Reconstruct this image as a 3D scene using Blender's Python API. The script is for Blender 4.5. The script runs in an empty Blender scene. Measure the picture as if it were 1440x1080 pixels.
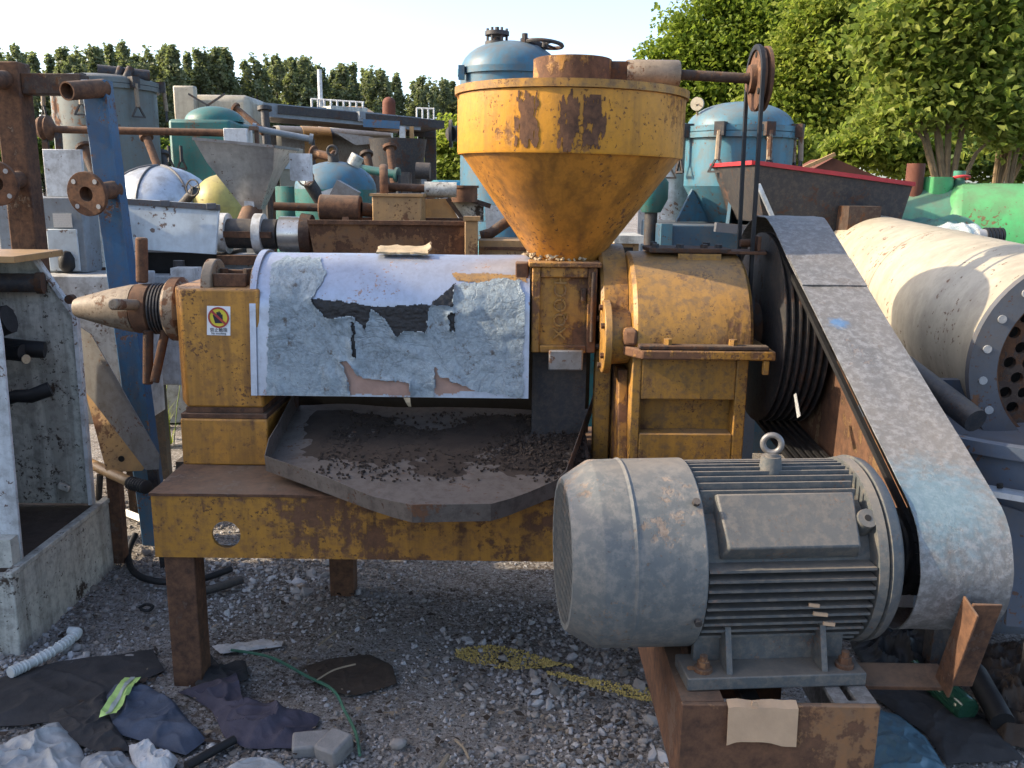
import bpy, bmesh, math, random
import numpy as np
from mathutils import Vector, Matrix, noise, geometry
random.seed(7); rng = np.random.default_rng(11)
sc = bpy.context.scene
R = math.radians

# ------------------------------------------------------------------ camera
CAM_H, FPX, PITCH, ROLL = 1.60, 1250.0, 12.5, 0.7
cam_d = bpy.data.cameras.new('camera'); cam = bpy.data.objects.new('camera', cam_d)
sc.collection.objects.link(cam); sc.camera = cam
cam_d.sensor_width = 36; cam_d.lens = 36 * FPX / 1440; cam_d.clip_start = .05; cam_d.clip_end = 1500
CM = Matrix.Translation((0, 0, CAM_H)) @ Matrix.Rotation(R(90 - PITCH), 4, 'X') @ Matrix.Rotation(R(ROLL), 4, 'Z')
cam.matrix_world = CM
CMi = CM.inverted()

# ------------------------------------------------------------------ sky, sun, exposure
SUN_AZ, SUN_EL = -92.0, 29.0          # clockwise from +Y, height above the horizon
w = bpy.data.worlds.new('World'); sc.world = w; w.use_nodes = True
nt = w.node_tree; sky = nt.nodes.new('ShaderNodeTexSky'); sky.sky_type = 'NISHITA'; sky.sun_disc = False
sky.sun_elevation = R(SUN_EL); sky.sun_rotation = R(SUN_AZ % 360); sky.air_density = .75; sky.dust_density = 2.2; sky.ozone_density = .6
bgn = nt.nodes['Background']; bgn.inputs[1].default_value = 0.15
nt.links.new(sky.outputs[0], bgn.inputs[0])
sl = bpy.data.lights.new('sun', 'SUN'); sl.energy = 2.6; sl.angle = R(.55); sl.color = (1, .84, .62)
so = bpy.data.objects.new('sun', sl); sc.collection.objects.link(so)
sdir = Vector((math.sin(R(SUN_AZ)) * math.cos(R(SUN_EL)), math.cos(R(SUN_AZ)) * math.cos(R(SUN_EL)), math.sin(R(SUN_EL))))
so.rotation_euler = sdir.to_track_quat('Z', 'Y').to_euler(); so.location = sdir * 40
vs = sc.view_settings; vs.view_transform = 'Standard'; vs.look = 'None'; vs.gamma = 1; vs.use_curve_mapping = False
vs.exposure = 1.65
try:
    sc.cycles.use_denoising = True; sc.cycles.max_bounces = 6; sc.cycles.diffuse_bounces = 3; sc.cycles.glossy_bounces = 3
    sc.cycles.transparent_max_bounces = 6; sc.cycles.transmission_bounces = 4
    sc.cycles.caustics_reflective = False; sc.cycles.caustics_refractive = False
except Exception: pass

# ------------------------------------------------------------------ measuring helpers
def ray(px, py):
    return (CM.to_3x3() @ Vector(((px - 720) / FPX, -(py - 540) / FPX, -1)))
def P(px, py, Y):                                  # the point of the plane y=Y seen at a pixel
    d = ray(px, py); t = Y / d.y
    return Vector((d.x * t, Y, CAM_H + d.z * t))
def G(px, py, z=0.0):                              # the point at height z seen at a pixel
    d = ray(px, py); t = (z - CAM_H) / d.z
    return Vector((d.x * t, d.y * t, z))
def PX(px, py, X):
    d = ray(px, py); t = X / d.x
    return Vector((X, d.y * t, CAM_H + d.z * t))
def proj(p):
    q = CMi @ Vector(p)
    return (720 - q.x / q.z * FPX, 540 + q.y / q.z * FPX)
def inpoly(x, y, poly):
    c = False; j = len(poly) - 1
    for i in range(len(poly)):
        xi, yi = poly[i]; xj, yj = poly[j]
        if (yi > y) != (yj > y) and x < (xj - xi) * (y - yi) / (yj - yi) + xi: c = not c
        j = i
    return c
V = Vector
def nz(x, y=0, z=0): return noise.noise(V((x, y, z)))

# ------------------------------------------------------------------ mesh helpers
ORG = {}
def frame(ax, ref=None):
    z = V(ax).normalized()
    r = V(ref) if ref else (V((0, 0, 1)) if abs(z.z) < .9 else V((1, 0, 0)))
    x = r.cross(z).normalized(); y = z.cross(x)
    return Matrix((x, y, z)).transposed()
class MB:
    def __init__(s): s.v = []; s.f = []
    def add(s, vs, fs):
        o = len(s.v); s.v += [V(p) for p in vs]; s.f += [[i + o for i in f] for f in fs]; return s
    def bx(s, x0, x1, y0, y1, z0, z1):
        return s.add([(x0,y0,z0),(x1,y0,z0),(x1,y1,z0),(x0,y1,z0),(x0,y0,z1),(x1,y0,z1),(x1,y1,z1),(x0,y1,z1)],
                     [(3,2,1,0),(4,5,6,7),(0,1,5,4),(1,2,6,5),(2,3,7,6),(3,0,4,7)])
    def box(s, c, size, rot=None):
        m = rot.to_matrix() if rot is not None and hasattr(rot, 'to_matrix') else (rot or Matrix.Identity(3))
        hx, hy, hz = [k / 2 for k in size]
        q = [V((a*hx, b*hy, d*hz)) for d in (-1,1) for a, b in ((-1,-1),(1,-1),(1,1),(-1,1))]
        return s.add([m @ p + V(c) for p in q], [(3,2,1,0),(4,5,6,7),(0,1,5,4),(1,2,6,5),(2,3,7,6),(3,0,4,7)])
    def bar(s, p0, p1, wd, h, up=(0,0,1)):
        p0, p1 = V(p0), V(p1); d = (p1 - p0).normalized(); u = V(up)
        if abs(d.dot(u)) > .98: u = V((0,1,0))
        x = d.cross(u).normalized() * wd / 2; y = x.cross(d).normalized() * h / 2
        q = [p + a*x + b*y for p in (p0, p1) for a, b in ((-1,-1),(1,-1),(1,1),(-1,1))]
        return s.add(q, [(3,2,1,0),(4,5,6,7),(0,1,5,4),(1,2,6,5),(2,3,7,6),(3,0,4,7)])
    def cyl(s, p0, p1, r0, r1=None, n=20, c0=True, c1=True):
        r1 = r0 if r1 is None else r1; p0, p1 = V(p0), V(p1); m = frame(p1 - p0)
        vs = [p + m @ V((r*math.cos(2*math.pi*k/n), r*math.sin(2*math.pi*k/n), 0)) for p, r in ((p0,r0),(p1,r1)) for k in range(n)]
        fs = [(k, (k+1)%n, n+(k+1)%n, n+k) for k in range(n)]
        if c0: fs.append(tuple(range(n-1,-1,-1)))
        if c1: fs.append(tuple(range(n,2*n)))
        return s.add(vs, fs)
    def lathe(s, prof, o, ax, n=32, ref=None, a0=0, a1=2*math.pi):
        m = frame(ax, ref); o = V(o); full = abs(a1-a0-2*math.pi) < 1e-6; na = n if full else n+1
        vs = []; fs = []
        for t, r in prof:
            for k in range(na):
                a = a0 + (a1-a0)*k/n
                vs.append(o + m @ V((r*math.cos(a), r*math.sin(a), t)))
        for i in range(len(prof)-1):
            for k in range(n):
                k2 = (k+1) % na
                q = (i*na+k, i*na+k2, (i+1)*na+k2, (i+1)*na+k)
                if prof[i][1] < 1e-6: q = (q[0], q[2], q[3])
                elif prof[i+1][1] < 1e-6: q = (q[0], q[1], q[2])
                fs.append(q)
        return s.add(vs, fs)
    def tube(s, pts, r, n=8, caps=True):
        pts = [V(p) for p in pts]; N = len(pts); vs = []; fs = []; m = None
        for i, p in enumerate(pts):
            d = (pts[min(i+1,N-1)] - pts[max(i-1,0)]).normalized()
            if m is None: m = frame(d)
            else:
                z = V((m[0][2], m[1][2], m[2][2])); m = z.rotation_difference(d).to_matrix() @ m
            rr = r[i] if isinstance(r, (list, tuple)) else r
            vs += [p + m @ V((rr*math.cos(2*math.pi*k/n), rr*math.sin(2*math.pi*k/n), 0)) for k in range(n)]
        for i in range(N-1):
            fs += [(i*n+k, i*n+(k+1)%n, (i+1)*n+(k+1)%n, (i+1)*n+k) for k in range(n)]
        if caps: fs += [tuple(range(n-1,-1,-1)), tuple(range((N-1)*n, N*n))]
        return s.add(vs, fs)
    def prism(s, poly, vec):
        n = len(poly); poly = [V(p) for p in poly]; vec = V(vec)
        return s.add(poly + [p + vec for p in poly], [tuple(range(n-1,-1,-1)), tuple(range(n,2*n))] + [(k,(k+1)%n,n+(k+1)%n,n+k) for k in range(n)])
    def torus(s, c, ax, Rr, r, n=28, m=8):
        fr = frame(ax); c = V(c); vs = []; fs = []
        for i in range(n):
            a = 2*math.pi*i/n
            for j in range(m):
                b = 2*math.pi*j/m; q = Rr + r*math.cos(b)
                vs.append(c + fr @ V((q*math.cos(a), q*math.sin(a), r*math.sin(b))))
        for i in range(n):
            for j in range(m): fs.append((i*m+j, ((i+1)%n)*m+j, ((i+1)%n)*m+(j+1)%m, i*m+(j+1)%m))
        return s.add(vs, fs)
    def grid(s, fn, nu, nv, keep=None):
        vs = [fn(i/nu, j/nv) for j in range(nv+1) for i in range(nu+1)]; fs = []
        for j in range(nv):
            for i in range(nu):
                q = (j*(nu+1)+i, j*(nu+1)+i+1, (j+1)*(nu+1)+i+1, (j+1)*(nu+1)+i)
                if keep is None or keep(sum((V(vs[k]) for k in q), V()) / 4): fs.append(q)
        used = sorted({k for f in fs for k in f}); mp = {k: n for n, k in enumerate(used)}
        return s.add([vs[k] for k in used], [[mp[k] for k in f] for f in fs])
    def dish(s, o, ax, r, h, n=32, k=8, r0=0):     # domed end
        return s.lathe([(h*math.sin(math.pi/2*i/k), max(r0, r*math.cos(math.pi/2*i/k)) if i < k else r0) for i in range(k+1)], o, ax, n)
    def build(s, name, mat, parent=None, bevel=0, ang=38, solid=0, sub=0, loc=None):
        me = bpy.data.meshes.new(name)
        if parent is not None: o = ORG[parent.name]
        elif loc is not None: o = V(loc)
        else:
            xs = [p.x for p in s.v]; ys = [p.y for p in s.v]; zs = [p.z for p in s.v]
            o = V(((min(xs)+max(xs))/2, (min(ys)+max(ys))/2, min(zs)))
        me.from_pydata([p - o for p in s.v], [], s.f); me.update()
        bm = bmesh.new(); bm.from_mesh(me); bmesh.ops.recalc_face_normals(bm, faces=bm.faces); bm.to_mesh(me); bm.free()
        me.polygons.foreach_set('use_smooth', [True]*len(me.polygons)); me.set_sharp_from_angle(angle=R(ang))
        me.materials.append(mat)
        ob = bpy.data.objects.new(name, me); sc.collection.objects.link(ob); ORG[ob.name] = o.copy()
        if parent is not None: ob.parent = parent
        else: ob.location = o
        if solid: md = ob.modifiers.new('solid','SOLIDIFY'); md.thickness = solid; md.offset = 0; es = ob.modifiers.new('split','EDGE_SPLIT'); es.split_angle = R(40)
        if bevel: md = ob.modifiers.new('bevel','BEVEL'); md.width = bevel; md.segments = 2; md.limit_method = 'ANGLE'; md.angle_limit = R(40)
        if sub: md = ob.modifiers.new('sub','SUBSURF'); md.levels = sub; md.render_levels = sub
        return ob
def tag(o, label, cat, group=None, kind=None):
    if label: o['label'] = label
    if cat: o['category'] = cat
    if group: o['group'] = group
    if kind: o['kind'] = kind
    return o
def thing(name, label, cat, loc, group=None):
    o = bpy.data.objects.new(name, None); o.empty_display_size = .1; sc.collection.objects.link(o)
    o.location = V(loc); ORG[o.name] = V(loc); return tag(o, label, cat, group)
def clone(o, parent=None, dz=(0,0,0)):
    c = o.copy(); sc.collection.objects.link(c); c.parent = parent
    ORG[c.name] = ORG[o.name] + V(dz)
    if parent is None: c.location = o.location + V(dz)
    for ch in list(o.children): clone(ch, c, dz)
    return c
def curve_mesh(splines, thick, mat3):                 # filled 2-D outlines with holes, extruded
    cu = bpy.data.curves.new('c','CURVE'); cu.dimensions = '2D'; cu.fill_mode = 'BOTH'; cu.extrude = thick/2
    for sp in splines:
        q = cu.splines.new('POLY'); q.points.add(len(sp)-1); q.use_cyclic_u = True
        for p, c in zip(q.points, sp): p.co = (c[0], c[1], 0, 1)
    return _cm(cu, mat3)
def text_mesh(body, size, thick, mat3, font=None):
    cu = bpy.data.curves.new('t','FONT'); cu.body = body; cu.size = size; cu.extrude = thick/2; cu.align_x = 'CENTER'; cu.align_y = 'CENTER'; cu.resolution_u = 3
    return _cm(cu, mat3)
def _cm(cu, m4):
    ob = bpy.data.objects.new('tmp', cu); sc.collection.objects.link(ob); dg = bpy.context.evaluated_depsgraph_get()
    me = ob.evaluated_get(dg).to_mesh(); b = MB()
    b.add([m4 @ v.co for v in me.vertices], [list(p.vertices) for p in me.polygons])
    ob.evaluated_get(dg).to_mesh_clear(); bpy.data.objects.remove(ob); bpy.data.curves.remove(cu)
    return b
def circ(cx, cy, r, n=24): return [(cx + r*math.cos(2*math.pi*k/n), cy + r*math.sin(2*math.pi*k/n)) for k in range(n)]
def m4(o, x, y):                                      # local x,y axes at o
    x = V(x).normalized(); y = V(y).normalized(); z = x.cross(y)
    m = Matrix((x, y, z)).transposed().to_4x4(); m.translation = V(o); return m
def patch(outline, zf, rings=12, seg=120, ctr=None):   # star-shaped sheet with a clean edge
    n = len(outline); per = []
    c = V((sum(p[0] for p in outline)/n, sum(p[1] for p in outline)/n)) if ctr is None else V(ctr)
    L = [0]
    for i in range(n): L.append(L[-1] + (V(outline[(i+1)%n][:2]) - V(outline[i][:2])).length)
    for k in range(seg):
        t = L[-1]*k/seg; i = 0
        while L[i+1] < t: i += 1
        f = (t-L[i])/max(1e-6, L[i+1]-L[i]); a = V(outline[i][:2]); b2 = V(outline[(i+1)%n][:2]); per.append(a.lerp(b2, f))
    b = MB(); vs = [V((c.x, c.y, zf(c.x, c.y, 0)))]; fs = []
    for r_ in range(1, rings+1):
        for k in range(seg):
            q = c.lerp(per[k], r_/rings); vs.append(V((q.x, q.y, zf(q.x, q.y, r_/rings))))
    for k in range(seg): fs.append((0, 1+k, 1+(k+1)%seg))
    for r_ in range(rings-1):
        for k in range(seg): fs.append((1+r_*seg+k, 1+(r_+1)*seg+k, 1+(r_+1)*seg+(k+1)%seg, 1+r_*seg+(k+1)%seg))
    return b.add(vs, fs)

# ------------------------------------------------------------------ materials
class NT:
    def __init__(s, name):
        s.m = bpy.data.materials.new(name); s.m.use_nodes = True; s.t = s.m.node_tree; s.b = s.t.nodes['Principled BSDF']
        s.out = s.t.nodes['Material Output']
        s.tc = s.t.nodes.new('ShaderNodeTexCoord').outputs['Object']
    def n(s, ty, **k):
        nd = s.t.nodes.new(ty)
        for a, v in k.items(): setattr(nd, a, v)
        return nd
    def l(s, a, b): s.t.links.new(a, b)
    def setin(s, sock, v):
        if hasattr(v, 'is_linked') or hasattr(v, 'links'): s.l(v, sock)
        else: sock.default_value = v
    def map(s, scale, loc=(0,0,0), rot=(0,0,0)):
        m = s.n('ShaderNodeMapping'); s.l(s.tc, m.inputs[0]); m.inputs[1].default_value = loc; m.inputs[2].default_value = rot; m.inputs[3].default_value = scale; return m.outputs[0]
    def noise(s, scale, detail=6, rough=.6, vec=None, off=0, dist=0):
        q = s.n('ShaderNodeTexNoise'); q.inputs['Scale'].default_value = scale; q.inputs['Detail'].default_value = detail; q.inputs['Roughness'].default_value = rough; q.inputs['Distortion'].default_value = dist
        if vec is None: vec = s.map((1,1,1), (off*3.7, off*1.3, off*2.1))
        s.l(vec, q.inputs['Vector']); return q.outputs['Fac']
    def rng(s, v, a, b, c=0., d=1.):
        q = s.n('ShaderNodeMapRange'); s.setin(q.inputs[0], v)
        for i, k in enumerate((a,b,c,d)): q.inputs[i+1].default_value = k
        return q.outputs[0]
    def math(s, op, a, b=0.):
        q = s.n('ShaderNodeMath', operation=op); s.setin(q.inputs[0], a); s.setin(q.inputs[1], b); return q.outputs[0]
    def mix(s, f, a, b, mode='MIX'):
        q = s.n('ShaderNodeMix', data_type='RGBA', blend_type=mode)
        s.setin(q.inputs[0], f); s.setin(q.inputs[6], c4(a)); s.setin(q.inputs[7], c4(b)); return q.outputs[2]
    def bump(s, h, st=.3, dist=.01):
        q = s.n('ShaderNodeBump'); q.inputs['Strength'].default_value = st; q.inputs['Distance'].default_value = dist; s.l(h, q.inputs['Height']); s.l(q.outputs[0], s.b.inputs['Normal'])
    def up(s):
        g = s.n('ShaderNodeNewGeometry'); x = s.n('ShaderNodeSeparateXYZ'); s.l(g.outputs['Normal'], x.inputs[0]); return x.outputs[2]
def c4(c): return (c[0], c[1], c[2], 1) if isinstance(c, (tuple, list)) and len(c) == 3 else c
RUST1, RUST2 = (.045,.024,.016), (.155,.076,.040)
def paint(name, col, col2=None, rust=.3, scale=7, rough=.5, metal=0., streak=.35, dirt=.3, dcol=(.12,.095,.07), dust=.35, bump=.35, r1=RUST1, r2=RUST2, edge=.022, spec=.4):
    t = NT(name)
    a = t.noise(scale, 5, .68, off=1); b = t.noise(scale*.24, 3, .6, off=2); fine = t.noise(scale*4.2, 5, .72, off=5)
    str_ = t.noise(1, 4, .65, vec=t.map((scale*2.6, scale*2.6, scale*.16), (4,5,6))) if streak > 0 else b
    comb = t.math('ADD', t.math('ADD', t.math('MULTIPLY', a, .36), t.math('MULTIPLY', str_, .16)), t.math('ADD', t.math('MULTIPLY', b, .30), t.math('MULTIPLY', fine, .18)))
    thr = .66 - .34*rust
    mask = t.rng(comb, thr, thr+edge)
    if rust <= 0: mask = t.rng(comb, 2., 3.)
    pv = t.mix(t.rng(b, .3, .7), col, col2 or tuple(k*.72 for k in col))
    if streak > 0:
        st = t.rng(str_, .46, .60)
        pv = t.mix(t.math('MULTIPLY', st, streak), pv, tuple(.45*k + .3*j for k, j in zip(col, dcol)))
    pv = t.mix(t.math('MULTIPLY', t.rng(fine, .45, .62), dirt), pv, dcol)
    uf = t.noise(scale*13, 3, .6, off=11)
    chip = t.math('MULTIPLY', t.rng(t.math('ADD', uf, t.math('MULTIPLY', t.math('SUBTRACT', a, .5), .8)), .70-.14*rust, .725-.14*rust), .85)
    pv = t.mix(t.rng(uf, .3, .7, 0., .22), pv, tuple(k*.55 for k in col))
    mask = t.math('MAXIMUM', mask, chip)
    rc = t.mix(t.rng(t.math('ADD', t.math('MULTIPLY', fine, .6), t.math('MULTIPLY', a, .4)), .38, .62), r1, r2)
    base = t.mix(mask, pv, rc)
    if dust > 0:
        dm = t.math('MULTIPLY', t.rng(t.up(), .35, .98), t.rng(t.math('SUBTRACT', 1., b), .3, .62))
        base = t.mix(t.math('MULTIPLY', dm, dust), base, (.23,.185,.135))
    t.l(base, t.b.inputs['Base Color'])
    t.l(t.rng(t.math('ADD', mask, t.math('MULTIPLY', fine, .35)), 0, 1.2, rough-.08, .92), t.b.inputs['Roughness'])
    if metal: t.l(t.rng(mask, 0, 1, metal, 0), t.b.inputs['Metallic'])
    t.b.inputs['Specular IOR Level'].default_value = spec
    h = t.math('ADD', t.math('MULTIPLY', mask, -.5), t.math('ADD', t.math('MULTIPLY', fine, .45), t.math('MULTIPLY', a, .4)))
    t.bump(h, bump, .006)
    return t.m
def simple(name, col, rough=.7, metal=0., var=.35, scale=12, bump=.2, spec=.4, trans=0):
    t = NT(name)
    t.l(t.mix(t.rng(t.noise(scale, 7, .65, off=1), .28, .72), col, tuple(k*(1-var) for k in col)), t.b.inputs['Base Color'])
    t.l(t.rng(t.noise(scale*2, 5, .6, off=2), .2, .8, max(.05, rough-.12), min(1, rough+.12)), t.b.inputs['Roughness'])
    t.b.inputs['Metallic'].default_value = metal; t.b.inputs['Specular IOR Level'].default_value = spec
    if trans: t.b.inputs['Transmission Weight'].default_value = trans
    if bump: t.bump(t.noise(scale*5, 6, .7, off=3), bump, .004)
    return t.m
def leafmat(name, c1, c2, tr=.45):
    t = NT(name)
    oi = t.n('ShaderNodeNewGeometry').outputs['Random Per Island']
    col = t.mix(oi, c1, c2)
    tl = t.n('ShaderNodeBsdfTranslucent'); t.l(t.mix(.5, col, (.20,.26,.025)), tl.inputs[0])
    mx = t.n('ShaderNodeMixShader'); mx.inputs[0].default_value = tr
    t.l(col, t.b.inputs['Base Color']); t.b.inputs['Roughness'].default_value = .5; t.b.inputs['Specular IOR Level'].default_value = .25
    t.l(t.b.outputs[0], mx.inputs[1]); t.l(tl.outputs[0], mx.inputs[2]); t.l(mx.outputs[0], t.out.inputs[0])
    return t.m
M = {}
M['yellow'] = paint('yellow_paint', (.52,.245,.04), (.45,.20,.033), rust=0.34, scale=7, streak=0.8, dirt=0.5, bump=.45, dcol=(.16,.078,.034), edge=0.05)
M['yellow_flaky'] = paint('flaky_yellow_paint', (.44,.21,.03), (.33,.15,.025), rust=0.5, scale=8, streak=0.8, dirt=.6, bump=.7, edge=0.04, dcol=(.16,.078,.034))
M['yellow_hop'] = paint('hopper_yellow', (.53,.235,.035), (.46,.19,.03), rust=0.3, scale=5, streak=1.0, dirt=0.45, dcol=(.12,.055,.022), bump=.35, edge=0.05)
M['yellow_gear'] = paint('gearbox_yellow', (.46,.235,.04), (.36,.18,.035), rust=0.36, scale=9, streak=0.7, dirt=.75, dcol=(.15,.095,.05), bump=.4, dust=0.75, edge=0.06)
M['yellow_band'] = paint('hopper_band_yellow', (.58,.27,.022), (.54,.235,.02), rust=0.32, scale=6, streak=0.6, dirt=.25, bump=.6, dcol=(.16,.078,.034), edge=0.05)
M['rust'] = paint('rusted_steel', (.115,.066,.044), (.075,.045,.033), rust=.7, scale=9, dirt=.5, bump=.5, rough=.75)
M['rust_dk'] = paint('dark_rusted_steel', (.055,.032,.022), (.035,.022,.017), rust=.5, scale=10, dirt=.4, bump=.5, rough=.8, r2=(.10,.045,.02))
M['rust_or'] = paint('orange_rust', (.26,.13,.055), (.19,.09,.04), rust=.6, scale=6, dirt=.4, bump=.45, rough=.75)
M['blue'] = paint('blue_paint', (.035,.115,.24), (.025,.09,.17), rust=.32, scale=6, streak=.5)
M['bluetank'] = paint('tank_blue', (.05,.165,.245), (.04,.13,.20), rust=.15, scale=3, streak=.6, dirt=.5, dust=.6, bump=.2)
M['bluetank2'] = paint('tank_light_blue', (.055,.195,.265), (.045,.15,.21), rust=.12, scale=3, streak=.6, dirt=.5, dust=.8, bump=.2)
M['turq'] = paint('turquoise_paint', (.05,.36,.46), (.045,.30,.40), rust=.08, scale=3, streak=.6, bump=.2)
M['teal'] = paint('teal_paint', (.022,.155,.14), (.018,.12,.11), rust=.22, scale=4, streak=.6, bump=.2)
M['green'] = paint('green_paint', (.07,.36,.12), (.06,.30,.11), rust=.06, scale=3, streak=.6, dust=.5, bump=.2)
M['green2'] = paint('weathered_green_paint', (.05,.24,.15), (.045,.20,.13), rust=.1, scale=3, streak=.6, dust=.55, bump=.2)
M['cream'] = paint('cream_paint', (.45,.40,.30), (.40,.355,.265), rust=0, scale=3, streak=0.4, dirt=0.25, dust=.1, bump=.06, rough=.45)
M['white_dirty'] = paint('dirty_white_paint', (.60,.585,.51), (.52,.51,.45), rust=.30, scale=6, streak=.75, dirt=.45, dcol=(.075,.068,.058), bump=.35, r1=(.018,.015,.013), r2=(.065,.045,.032))
M['white'] = paint('white_paint', (.66,.68,.68), (.58,.61,.62), rust=.14, scale=4, streak=0.55, dirt=0.45, bump=.1)
M['panel'] = paint('pale_blue_panel', (.60,.67,.70), (.55,.62,.66), rust=.05, scale=3, streak=.3, dirt=.18, bump=.04, rough=.35, dust=.1)
M['greycab'] = paint('grey_blue_paint', (.26,.30,.33), (.22,.25,.28), rust=.15, scale=4, bump=.1)
M['grey_motor'] = paint('motor_grey', (.088,.098,.10), (.07,.076,.078), rust=.24, scale=11, streak=.35, dirt=.7, dcol=(.17,.15,.125), dust=.5, bump=.35, r2=(.20,.14,.11), rough=.62)
M['cowl'] = paint('fan_cowl_grey', (.13,.145,.147), (.10,.11,.112), rust=.24, scale=9, streak=.4, dirt=.7, dcol=(.22,.205,.18), dust=.85, bump=.35, r2=(.25,.20,.16), rough=.6)
M['darksteel'] = paint('dark_steel', (.035,.036,.04), (.025,.025,.028), rust=.35, scale=10, dirt=.4, r2=(.08,.045,.03), rough=.6, bump=.3)
M['flange'] = paint('flange_grey', (.10,.11,.125), (.08,.085,.1), rust=.25, scale=8, rough=.55, bump=.2)
M['steelblue'] = paint('steel_blue_paint', (.075,.105,.15), (.06,.08,.115), rust=.2, scale=4, rough=.4, bump=.08)
M['ss'] = paint('stainless', (.58,.57,.54), (.48,.47,.44), rust=.06, scale=4, metal=.7, rough=.28, streak=.4, dirt=.3, bump=.1)
M['ss_dull'] = paint('dull_sheet_metal', (.27,.265,.26), (.20,.195,.19), rust=.2, scale=5, metal=.5, rough=.5, streak=.3, dirt=.5, bump=.15)
M['alu'] = paint('aluminium_cladding', (.58,.62,.65), (.50,.54,.58), rust=.03, scale=3, metal=.55, rough=.4, streak=0.45, dirt=0.4, bump=.1)
M['cover'] = paint('bare_cover_sheet', (.42,.465,.56), (.35,.40,.49), rust=.16, scale=7, metal=.45, rough=.32, streak=.15, dirt=.15, dust=.15, bump=.15, r1=(.20,.13,.10), r2=(.36,.23,.17))
M['guard'] = paint('galvanised_guard', (.165,.165,.16), (.13,.128,.122), rust=.22, scale=13, metal=.1, rough=.55, streak=.15, dirt=.6, dcol=(.34,.34,.34), dust=.35, bump=.6, r1=(.10,.09,.085), r2=(.18,.16,.15))
def splash(mat, spots):
    nt_ = mat.node_tree; bs = nt_.nodes['Principled BSDF']; src = bs.inputs['Base Color'].links[0].from_socket; tcn = nt_.nodes.new('ShaderNodeTexCoord').outputs['Object']
    for c, r_, col, amt in spots:
        d_ = nt_.nodes.new('ShaderNodeVectorMath'); d_.operation = 'DISTANCE'; nt_.links.new(tcn, d_.inputs[0]); d_.inputs[1].default_value = c
        n_ = nt_.nodes.new('ShaderNodeTexNoise'); n_.inputs['Scale'].default_value = 60; n_.inputs['Detail'].default_value = 5; nt_.links.new(tcn, n_.inputs['Vector'])
        ad = nt_.nodes.new('ShaderNodeMath'); ad.operation = 'MULTIPLY_ADD'; nt_.links.new(n_.outputs[0], ad.inputs[0]); ad.inputs[1].default_value = r_*1.6; nt_.links.new(d_.outputs['Value'], ad.inputs[2])
        mr = nt_.nodes.new('ShaderNodeMapRange'); nt_.links.new(ad.outputs[0], mr.inputs[0]); mr.inputs[1].default_value = r_*1.25; mr.inputs[2].default_value = r_*2.1; mr.inputs[3].default_value = amt; mr.inputs[4].default_value = 0
        mx = nt_.nodes.new('ShaderNodeMix'); mx.data_type = 'RGBA'; nt_.links.new(mr.outputs[0], mx.inputs[0]); nt_.links.new(src, mx.inputs[6]); mx.inputs[7].default_value = (*col, 1); src = mx.outputs[2]
    nt_.links.new(src, bs.inputs['Base Color'])
M['guard_in'] = paint('guard_inside', (.20,.115,.05), (.13,.075,.035), rust=.6, scale=7)
M['black'] = simple('black_rubber', (.014,.014,.015), .6, var=.4, bump=.3)
M['black_film'] = simple('black_plastic_film', (.011,.011,.013), .35, var=.3, scale=30, bump=.6)
M['dark'] = simple('dark_interior', (.02,.018,.016), .9)
M['pink'] = simple('scoured_pink_sheet', (.40,.25,.19), .6, var=.3, scale=25)
M['card'] = simple('cardboard', (.50,.34,.21), .85, var=.2, scale=18, bump=.25)
M['paperboard'] = simple('weathered_board', (.46,.37,.24), .9, var=.35, scale=25, bump=.8)
M['red'] = simple('red_paint', (.42,.035,.04), .5, var=.3)
M['terra'] = simple('red_brown_sheet', (.15,.052,.03), .8, var=.35)
M['yellowtank'] = paint('yellow_tank_paint', (.42,.36,.10), (.34,.28,.08), rust=.2, scale=4)
M['tan'] = paint('tan_painted_board', (.42,.25,.10), (.34,.20,.08), rust=.3, scale=5, streak=.4)
M['bronze'] = paint('worn_casting', (.30,.235,.16), (.22,.165,.11), rust=.36, scale=10, rough=.6, dirt=.5, bump=.4)
M['bark'] = simple('bark', (.22,.155,.085), .9, var=.5, scale=16, bump=.9)
M['bark_dk'] = simple('dark_bark', (.07,.055,.04), .95, var=.5, scale=14, bump=.9)
M['cloth_dk'] = simple('charcoal_cloth', (.048,.045,.045), .95, var=.5, scale=14, bump=.5)
M['cloth_navy'] = simple('navy_cloth', (.072,.088,.125), .95, var=.35, scale=18, bump=.5)
M['cloth_purple'] = simple('plum_navy_cloth', (.066,.060,.085), .95, var=.4, scale=18, bump=.5)
M['hivis'] = simple('reflective_strip', (.50,.72,.22), .5, var=.3, scale=40)
M['hivis2'] = simple('silver_strip', (.42,.46,.42), .4, var=.3, scale=40)
M['plastic'] = simple('dirty_white_plastic', (.40,.41,.41), .5, var=.45, scale=11, bump=.6)
M['plastic_gr'] = simple('grey_plastic', (.30,.31,.32), .5, var=.4, scale=8, bump=.4)
M['hose'] = simple('white_hose', (.60,.62,.60), .5, var=.2)
M['foam'] = simple('white_foam', (.58,.57,.56), .9, var=.35, scale=25, bump=.6)
M['strap'] = simple('green_strap', (.06,.17,.11), .5, var=.4, scale=30)
M['wood_dk'] = simple('dark_oily_board', (.060,.042,.030), .85, var=.5, scale=14, bump=.6)
M['brick'] = simple('grey_brick', (.27,.255,.24), .95, var=.4, scale=20, bump=.8)
M['sticker'] = simple('white_sticker', (.80,.79,.78), .5, var=.06, bump=0)
M['tankgrey'] = paint('weathered_tank_grey', (.135,.165,.175), (.10,.13,.125), rust=.3, scale=3, streak=.7, dirt=.4)
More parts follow.
